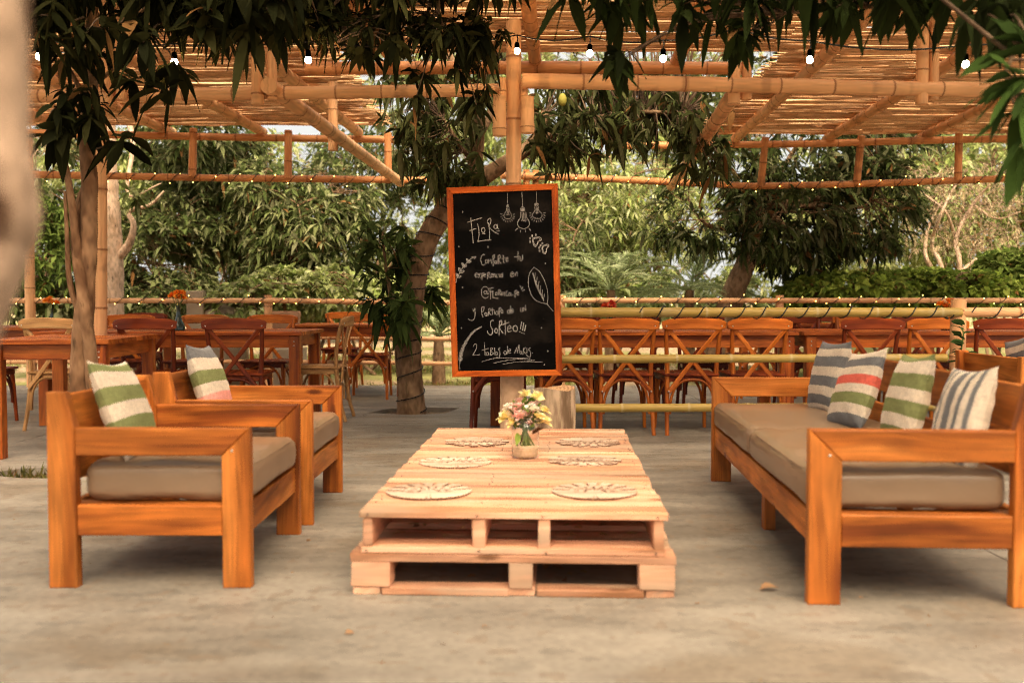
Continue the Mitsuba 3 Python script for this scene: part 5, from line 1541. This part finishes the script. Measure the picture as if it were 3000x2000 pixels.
# dark mango right of the chalkboard, beyond the fence
P = [at(2135, 900, 13.6), at(2155, 840, 13.6), at(2185, 770, 13.6), at(2200, 700, 13.7), at(2230, 600, 13.8)]
P = [np.array([P[0][0] - 0.25, 13.6, -0.09])] + P
lob = [(at(2050, 640, 13.3), (0.8, 0.8, 0.55), 1.1), (at(2300, 620, 13.4), (1.0, 0.9, 0.7), 1.5), (at(2540, 600, 13.6), (0.8, 0.8, 0.75), 1.3), (at(2330, 470, 13.8), (1.4, 0.9, 0.6), 1.4), (at(2600, 500, 14), (0.8, 0.7, 0.6), 0.9), (at(2100, 500, 13.8), (0.9, 0.8, 0.6), 1.0), (at(2400, 300, 14), (2.2, 1.2, 0.8), 1.6), (at(2330, 730, 13.8), (0.7, 0.5, 0.4), 0.4)]
garden_tree("mango_tree", "broad dark mango tree with leaning trunk beyond the fence right of the chalkboard", "tree", 0, 0, lob, 1500, [(0.055, 0.075, 0.022), (0.09, 0.11, 0.04), (0.035, 0.05, 0.015), (0.15, 0.15, 0.08)], 0.22, 0.026, (P, [0.2, 0.17, 0.15, 0.14, 0.13, 0.1]), leaves=9, st=4, bsdf="leaf_near")
# pale trunk at the left
P = [np.array([at(316, 900, 13.0)[0], 13.0, -0.09]), at(318, 880, 13.0), at(322, 780, 13.0), at(316, 660, 13.0), at(306, 560, 13.0), at(296, 400, 13.0), at(300, 250, 13.2)]
lob = [(at(300, 120, 14.2), (2.0, 1.5, 1.0), 2), (at(120, 420, 14.4), (0.8, 0.8, 0.8), 0.8), (at(375, 570, 12.8), (0.35, 0.3, 0.2), 0.3), (at(560, 200, 14.6), (1.4, 1.2, 0.9), 1.0)]
kk = garden_tree("garden_tree", "tall tree with thick pale trunk beyond the fence at left", "tree", 0, 0, lob, 420, MID, 0.2, 0.032, (P, [0.24, 0.19, 0.17, 0.165, 0.18, 0.18, 0.15]), bark="bark_white", st=3)
part(kk, "limb", limb_ply([trunk_tube([at(335, 760, 13.0), at(375, 720, 12.95), at(392, 660, 12.9), at(378, 620, 12.9), at(440, 600, 12.9), at(480, 560, 12.9)], (0.07, 0.055, 0.04, 0.03, 0.02, 0.012), 10, 0.1, 24)], "bark_white"))

# a row of shrubs and trees: (name, label, px, depth, lobes given by (px, py, rx, rz), tufts, palette, leaf length, half width)
rows = [
    ("garden_shrub", "mid green shrub beyond the fence left of the pale thick trunk", 160, 14.4, [(150, 760, 0.9, 0.7), (190, 620, 0.7, 0.6)], 420, [(0.13, 0.19, 0.04), (0.19, 0.25, 0.06), (0.08, 0.12, 0.03)], 0.15, 0.028),
    ("garden_shrub", "dense dark leaved shrub just right of the pale thick trunk", 470, 15.2, [(470, 760, 0.9, 0.8), (560, 640, 0.9, 0.7)], 520, MID, 0.17, 0.028),
    ("garden_tree", "grey green bushy tree behind the green vase", 720, 15.6, [(700, 620, 1.1, 0.8), (620, 500, 1.0, 0.6), (760, 740, 1.0, 0.6), (560, 420, 1.1, 0.5)], 900, MID, 0.2, 0.03),
    ("garden_tree", "pale green bushy tree left of the young mango sapling", 930, 14.8, [(900, 700, 0.9, 0.8), (980, 590, 0.7, 0.6), (900, 800, 0.9, 0.5), (800, 560, 0.7, 0.5)], 820, MID, 0.2, 0.026),
    ("garden_shrub", "low pale green broad leaved shrub against the rear fence behind the left table", 860, 13.4, [(830, 850, 0.8, 0.35), (960, 850, 0.6, 0.35), (740, 880, 0.6, 0.3)], 260, LIGHT, 0.13, 0.045),
    ("garden_tree", "tall yellow green tree under the left roof edge", 560, 19.0, [(520, 440, 1.8, 0.9), (760, 500, 1.3, 0.8), (300, 520, 1.8, 1.0), (420, 620, 1.4, 0.9)], 700, LIGHT, 0.24, 0.035),
    ("garden_tree", "thin crowned tree against the sky left of the cable wound trunk", 1050, 18.0, [(1060, 520, 1.1, 0.6), (1150, 420, 1.2, 0.6), (1000, 450, 0.6, 0.4), (1180, 640, 0.5, 0.5)], 330, MID, 0.2, 0.028),
    ("garden_tree", "bright yellow green tree right of the chalkboard", 1760, 17.5, [(1720, 680, 1.1, 0.9), (1850, 600, 1.3, 1.0), (1700, 560, 1.2, 0.9), (1950, 720, 1.1, 0.8)], 1000, LIGHT, 0.2, 0.022),
    ("garden_tree", "tall pale tree behind the roof opening", 1700, 21.0, [(1600, 300, 2.5, 1.4), (2000, 280, 2.2, 1.3), (1250, 260, 2.2, 1.2), (1800, 440, 2.0, 1.0)], 900, LIGHT, 0.25, 0.035),
    ("garden_shrub", "shrub with narrow leaves beside the palm fronds right of the chalkboard", 1690, 14.6, [(1680, 700, 0.45, 0.7), (1670, 840, 0.4, 0.4)], 240, MID, 0.2, 0.018),
    ("garden_shrub", "lush bright green vine shrub before the dry bush at right", 2560, 13.5, [(2500, 845, 0.8, 0.24), (2680, 840, 0.8, 0.27), (2830, 850, 0.7, 0.25), (2380, 860, 0.5, 0.2)], 620, [(0.22, 0.30, 0.045), (0.14, 0.21, 0.04), (0.31, 0.37, 0.08)], 0.13, 0.048),
    ("garden_shrub", "broad leaved green shrub at the right edge behind the thick bamboo post", 2940, 13.9, [(2960, 800, 0.5, 0.35), (2900, 855, 0.6, 0.25)], 320, [(0.17, 0.24, 0.05), (0.11, 0.16, 0.035), (0.25, 0.3, 0.08)], 0.14, 0.045),
    ("garden_tree", "light green tree at the right edge above the dry bush", 2900, 18.5, [(2900, 520, 1.8, 1.2), (2740, 600, 1.3, 1.1), (2960, 700, 1.4, 0.9), (2650, 480, 1.1, 0.8)], 1000, LIGHT, 0.2, 0.03),
    ("garden_tree", "feathery yellow green tree behind the right hand roof corner", 2720, 22.0, [(2700, 430, 2.2, 1.2), (2500, 700, 2.2, 1.3), (3000, 420, 2.0, 1.4)], 800, LIGHT, 0.24, 0.03),
    ("garden_shrub", "low hedge shrub behind the rear fence left of the stone planter", 420, 14.9, [(300, 880, 1.0, 0.35), (480, 870, 0.9, 0.4), (130, 880, 0.9, 0.4)], 420, MID, 0.15, 0.035),
    ("garden_shrub", "low hedge shrub behind the rear fence left of the cable wound trunk", 1080, 15.2, [(1060, 860, 0.8, 0.45), (1240, 870, 0.8, 0.4), (900, 880, 0.8, 0.35)], 460, LIGHT, 0.15, 0.035),
    ("garden_shrub", "low hedge shrub behind the rear fence under the palms", 1900, 15.6, [(1700, 870, 0.9, 0.4), (1950, 860, 0.9, 0.4), (2150, 870, 0.8, 0.4)], 460, LIGHT, 0.15, 0.035),
    ("garden_tree", "tall backdrop tree far behind the left dining tables", 620, 26.0, [(500, 650, 3.2, 2.2), (900, 720, 2.4, 1.6), (150, 600, 3.2, 2.4), (700, 840, 3.0, 1.0)], 1300, MID, 0.3, 0.045),
    ("garden_tree", "tall backdrop tree far behind the chalkboard", 1400, 28.0, [(1300, 760, 2.6, 1.8), (1600, 700, 3.0, 2.2), (1180, 830, 2.5, 1.3), (1450, 500, 3.0, 1.6)], 1400, LIGHT, 0.3, 0.045),
    ("garden_tree", "tall backdrop tree far behind the dark mango tree", 2200, 27.0, [(2000, 700, 3.4, 2.4), (2400, 760, 3.2, 2.0), (2800, 700, 3.4, 2.4), (2200, 480, 3.2, 2.0)], 1100, LIGHT, 0.3, 0.045),
]
for nm, lab, px, Y, lobs, n, pal, L, W in rows:
    g = at(px, 900, Y)
    lobes = [(at(lx, ly, Y + rng.uniform(-0.4, 0.4)), (rx, min(rx, 1.2), rz), rx * rz) for lx, ly, rx, rz in lobs]
    garden_tree(nm, lab, "tree" if nm.endswith("tree") else "shrub", g[0], Y, lobes, n * 2, pal, L, W, leaves=7, st=3)

# dry tan bush with bare pale branches
db = thing("dry_bush", "dry tan bush with bare pale branches at the right", "bush")
root = np.array([at(2760, 880, 15.5)[0], 15.5, -0.09])
items = []
for P, r in (([(2770, 880), (2760, 800), (2730, 720), (2760, 620), (2800, 540)], 0.05), ([(2770, 880), (2810, 800), (2800, 700), (2850, 600), (2900, 540)], 0.05), ([(2790, 820), (2860, 760), (2930, 740), (2990, 730)], 0.03),
             ([(2730, 790), (2710, 740), (2722, 660), (2760, 590)], 0.04), ([(2800, 700), (2770, 620), (2700, 560), (2680, 500)], 0.025), ([(2850, 600), (2920, 640), (2990, 620)], 0.02)):
    items.append(trunk_tube([root if q == (2770, 880) else at(q[0], q[1], 15.5 + rng.normal(0, 0.15)) for q in P], (r, r * 0.3), 7, 0.1, 22))
dp = []
for _ in range(520):
    c = at(rng.uniform(2640, 2990), rng.uniform(500, 760), rng.uniform(15.2, 16.4))
    if meshkit.fbm(c * 1.1, 2, 9) < 0.42:
        continue
    d = unit(rng.normal(size=3)) * rng.uniform(0.2, 0.5)
    dp.append(tube(spline([c, c + d * 0.5 + rng.normal(0, 0.05, 3), c + d], 6), np.linspace(0.006, 0.002, 6), 4, cap=False))
part(db, "branches", limb_ply(items, "bark_white"))
part(db, "twigs", limb_ply(dp, "bark_pale"), kind="stuff")
tt = np.array([at(rng.uniform(2640, 2990), rng.uniform(480, 740), rng.uniform(15.0, 16.4)) for _ in range(420)])
part(db, "leaves", leaf_ply([whorls(tt, rng.normal(size=(420, 3)), 7, 0.07, 0.012, [(0.5, 0.38, 0.24), (0.6, 0.47, 0.32), (0.4, 0.32, 0.16)], 2)], "leaf_far", False))

# palm with fine fronds right of the chalkboard


def palm(label, c, n, L, pal):
    k = thing("palm", label, "palm")
    c = np.array(c)
    part(k, "trunk", tube_ply(spline([[c[0], c[1], -0.09], [c[0], c[1], c[2] * 0.5], c], 6), np.linspace(0.1, 0.06, 6), "bark_brown", 10))
    for i in range(n):
        a = i * 2.4 + rng.uniform(-0.3, 0.3)
        el = rng.uniform(0.15, 1.25)
        h = np.array([math.cos(a), math.sin(a), 0])
        Lf = L * rng.uniform(0.75, 1.1)
        t = np.linspace(0, 1, 16)
        P = c + h[None] * (Lf * math.cos(el) * t)[:, None] + np.array([0, 0, 1.0]) * (Lf * (math.sin(el) * t - 0.45 * t * t))[:, None]
        fro = [tube(P, np.linspace(0.01, 0.003, 16), 4, cap=False)]
        tg = unit(np.gradient(P, axis=0))
        sd = unit(np.cross(tg, [0, 0, 1.0]))
        idx = np.repeat(np.linspace(2, 15, 30), 2)
        b = np.column_stack([np.interp(idx, np.arange(16), P[:, q]) for q in range(3)])
        tb = np.column_stack([np.interp(idx, np.arange(16), tg[:, q]) for q in range(3)])
        sb = np.column_stack([np.interp(idx, np.arange(16), sd[:, q]) for q in range(3)]) * np.tile([1, -1], 30)[:, None]
        d = tb * 0.7 + sb * 0.75 + rng.normal(0, 0.06, b.shape) + [0, 0, 0.15]
        ll = 0.42 * Lf / 1.4 * np.sin(np.pi * np.clip(idx / 17, 0.12, 0.95)) ** 0.6
        part(k, "frond", leaf_ply([leaf_mesh(b, d, ll, 0.011, 0.2, leaf_cols(60, pal, 0.25, 0.01), st=3), (fro[0][0], fro[0][1], np.tile([pal[0]], (len(fro[0][0]), 1)))], "leaf_far"))


PAL = [(0.34, 0.40, 0.2), (0.44, 0.48, 0.28), (0.26, 0.33, 0.13)]
palm("pale green palm with fine fronds right of the chalkboard", at(1790, 850, 14.0), 17, 1.35, PAL)
palm("smaller pale palm between the first palm and the leaning mango trunk", at(2020, 850, 14.4), 14, 1.15, PAL)
palm("low grassy palm behind the rear fence left of the chalkboard", at(1285, 985, 13.2), 14, 0.6, PAL)

# pots and stones behind the fence
k = thing("terracotta_pot", "round brown terracotta pot behind the rear fence right of its left post", "pot")
v, f = lathe([(0.0, 0), (0.13, 0), (0.2, 0.25), (0.22, 0.42), (0.21, 0.46), (0.18, 0.46), (0.18, 0.40), (0.0, 0.39)], 24)
scene[k] = mikit.ply((v + [at(830, 900, 12.7)[0], 12.7, 0.44], f), "terracotta", smooth=40)
k = thing("stone_plinth", "pale stone plinth carrying the terracotta pot behind the rear fence", "plinth")
scene[k] = mikit.ply(box(0.5, 0.5, 0.53, (at(830, 900, 12.7)[0], 12.7, 0.173), 0.02)[:2], "pale_stone")
k = thing("stone_planter", "pale rounded stone planter behind the rear fence behind the left table", "planter")
v, f = lathe([(0.0, 0), (0.3, 0), (0.36, 0.4), (0.33, 0.75), (0.24, 0.98), (0.1, 1.08), (0.0, 1.1)], 24)
scene[k] = mikit.ply((v * (1 + 0.06 * (meshkit.fbm(v * 5, 3)[:, None] - .5)) + [at(640, 900, 13.0)[0], 13.0, -0.09], f), "pale_stone", smooth=True)
k = thing("wooden_post", "whitish square post behind the rear fence behind the green vase", "post")
scene[k] = mikit.ply(box(0.22, 0.12, 1.25, (at(575, 900, 12.8)[0], 12.8, 0.535), 0.01)[:2], "pale_stone")

# ------------------------------------------------------------------ fallen leaves
dry = [("curled dry brown leaf lying on the floor left of the sofa's nearest front leg", 2258, 1728, 0.075), ("tiny dry leaf on the floor between the sofa leg and pallet table", 2045, 1770, 0.022),
       ("small dry leaf on the floor in front of the pallet table's left side", 1025, 1855, 0.03), ("small dark leaf on the floor in front of the pallet table's middle", 1420, 1835, 0.018), ("tiny dark leaf on the floor right of the first armchair", 905, 1585, 0.022),
       ("tiny reddish leaf on the floor before the sofa", 2525, 1752, 0.02)]
for lab, px, py, L in dry:
    k = thing("fallen_leaf", lab, "leaf", "dry leaves on the floor")
    p = tabletop(px, py, 0.004)
    scene[k] = leaf_ply([leaf_mesh(np.array([p + [-L / 2, 0, 0.002]]), np.array([[1, 0.2, 0.35]]), L, L * 0.26, 0.3, np.array([[0.3, 0.17, 0.085]]), fold=0.6, st=8)], "petal")
k = thing("leaf_litter", "dry leaves and twigs littering the gaps inside the lower pallet", "leaves")
labels[k]["kind"] = "stuff"
N = 90
b = np.column_stack([rng.uniform(-0.46, 0.46, N), rng.uniform(3.5, 4.4, N), np.where(rng.uniform(size=N) < 0.5, 0.006, 0.172)])
b[:, 0] = np.where(np.abs(b[:, 0]) < 0.07, 0.2, b[:, 0])
scene[k] = leaf_ply([leaf_mesh(b, np.column_stack([rng.normal(size=N), rng.normal(size=N), rng.uniform(0, 0.3, N)]), rng.uniform(0.02, 0.06, N), 0.012, 0.1, leaf_cols(N, [(0.3, 0.17, 0.08), (0.2, 0.1, 0.05), (0.34, 0.26, 0.08)]), st=3, fold=0.4)], "petal")

k = thing("floor_litter", "tiny crumbs of dry leaf and grit strewn over the concrete floor", "litter")
labels[k]["kind"] = "stuff"
N = 420
b = np.column_stack([rng.uniform(-4.5, 5, N), 1.5 + 10 * rng.uniform(0, 1, N) ** 1.3, np.full(N, 0.003)])
scene[k] = leaf_ply([leaf_mesh(b, np.column_stack([rng.normal(size=N), rng.normal(size=N), rng.uniform(0, 0.4, N)]), rng.uniform(0.006, 0.024, N), 0.004, 0.1, leaf_cols(N, [(0.22, 0.13, 0.065), (0.13, 0.075, 0.04), (0.3, 0.2, 0.1)]), st=3, fold=0.4)], "petal")
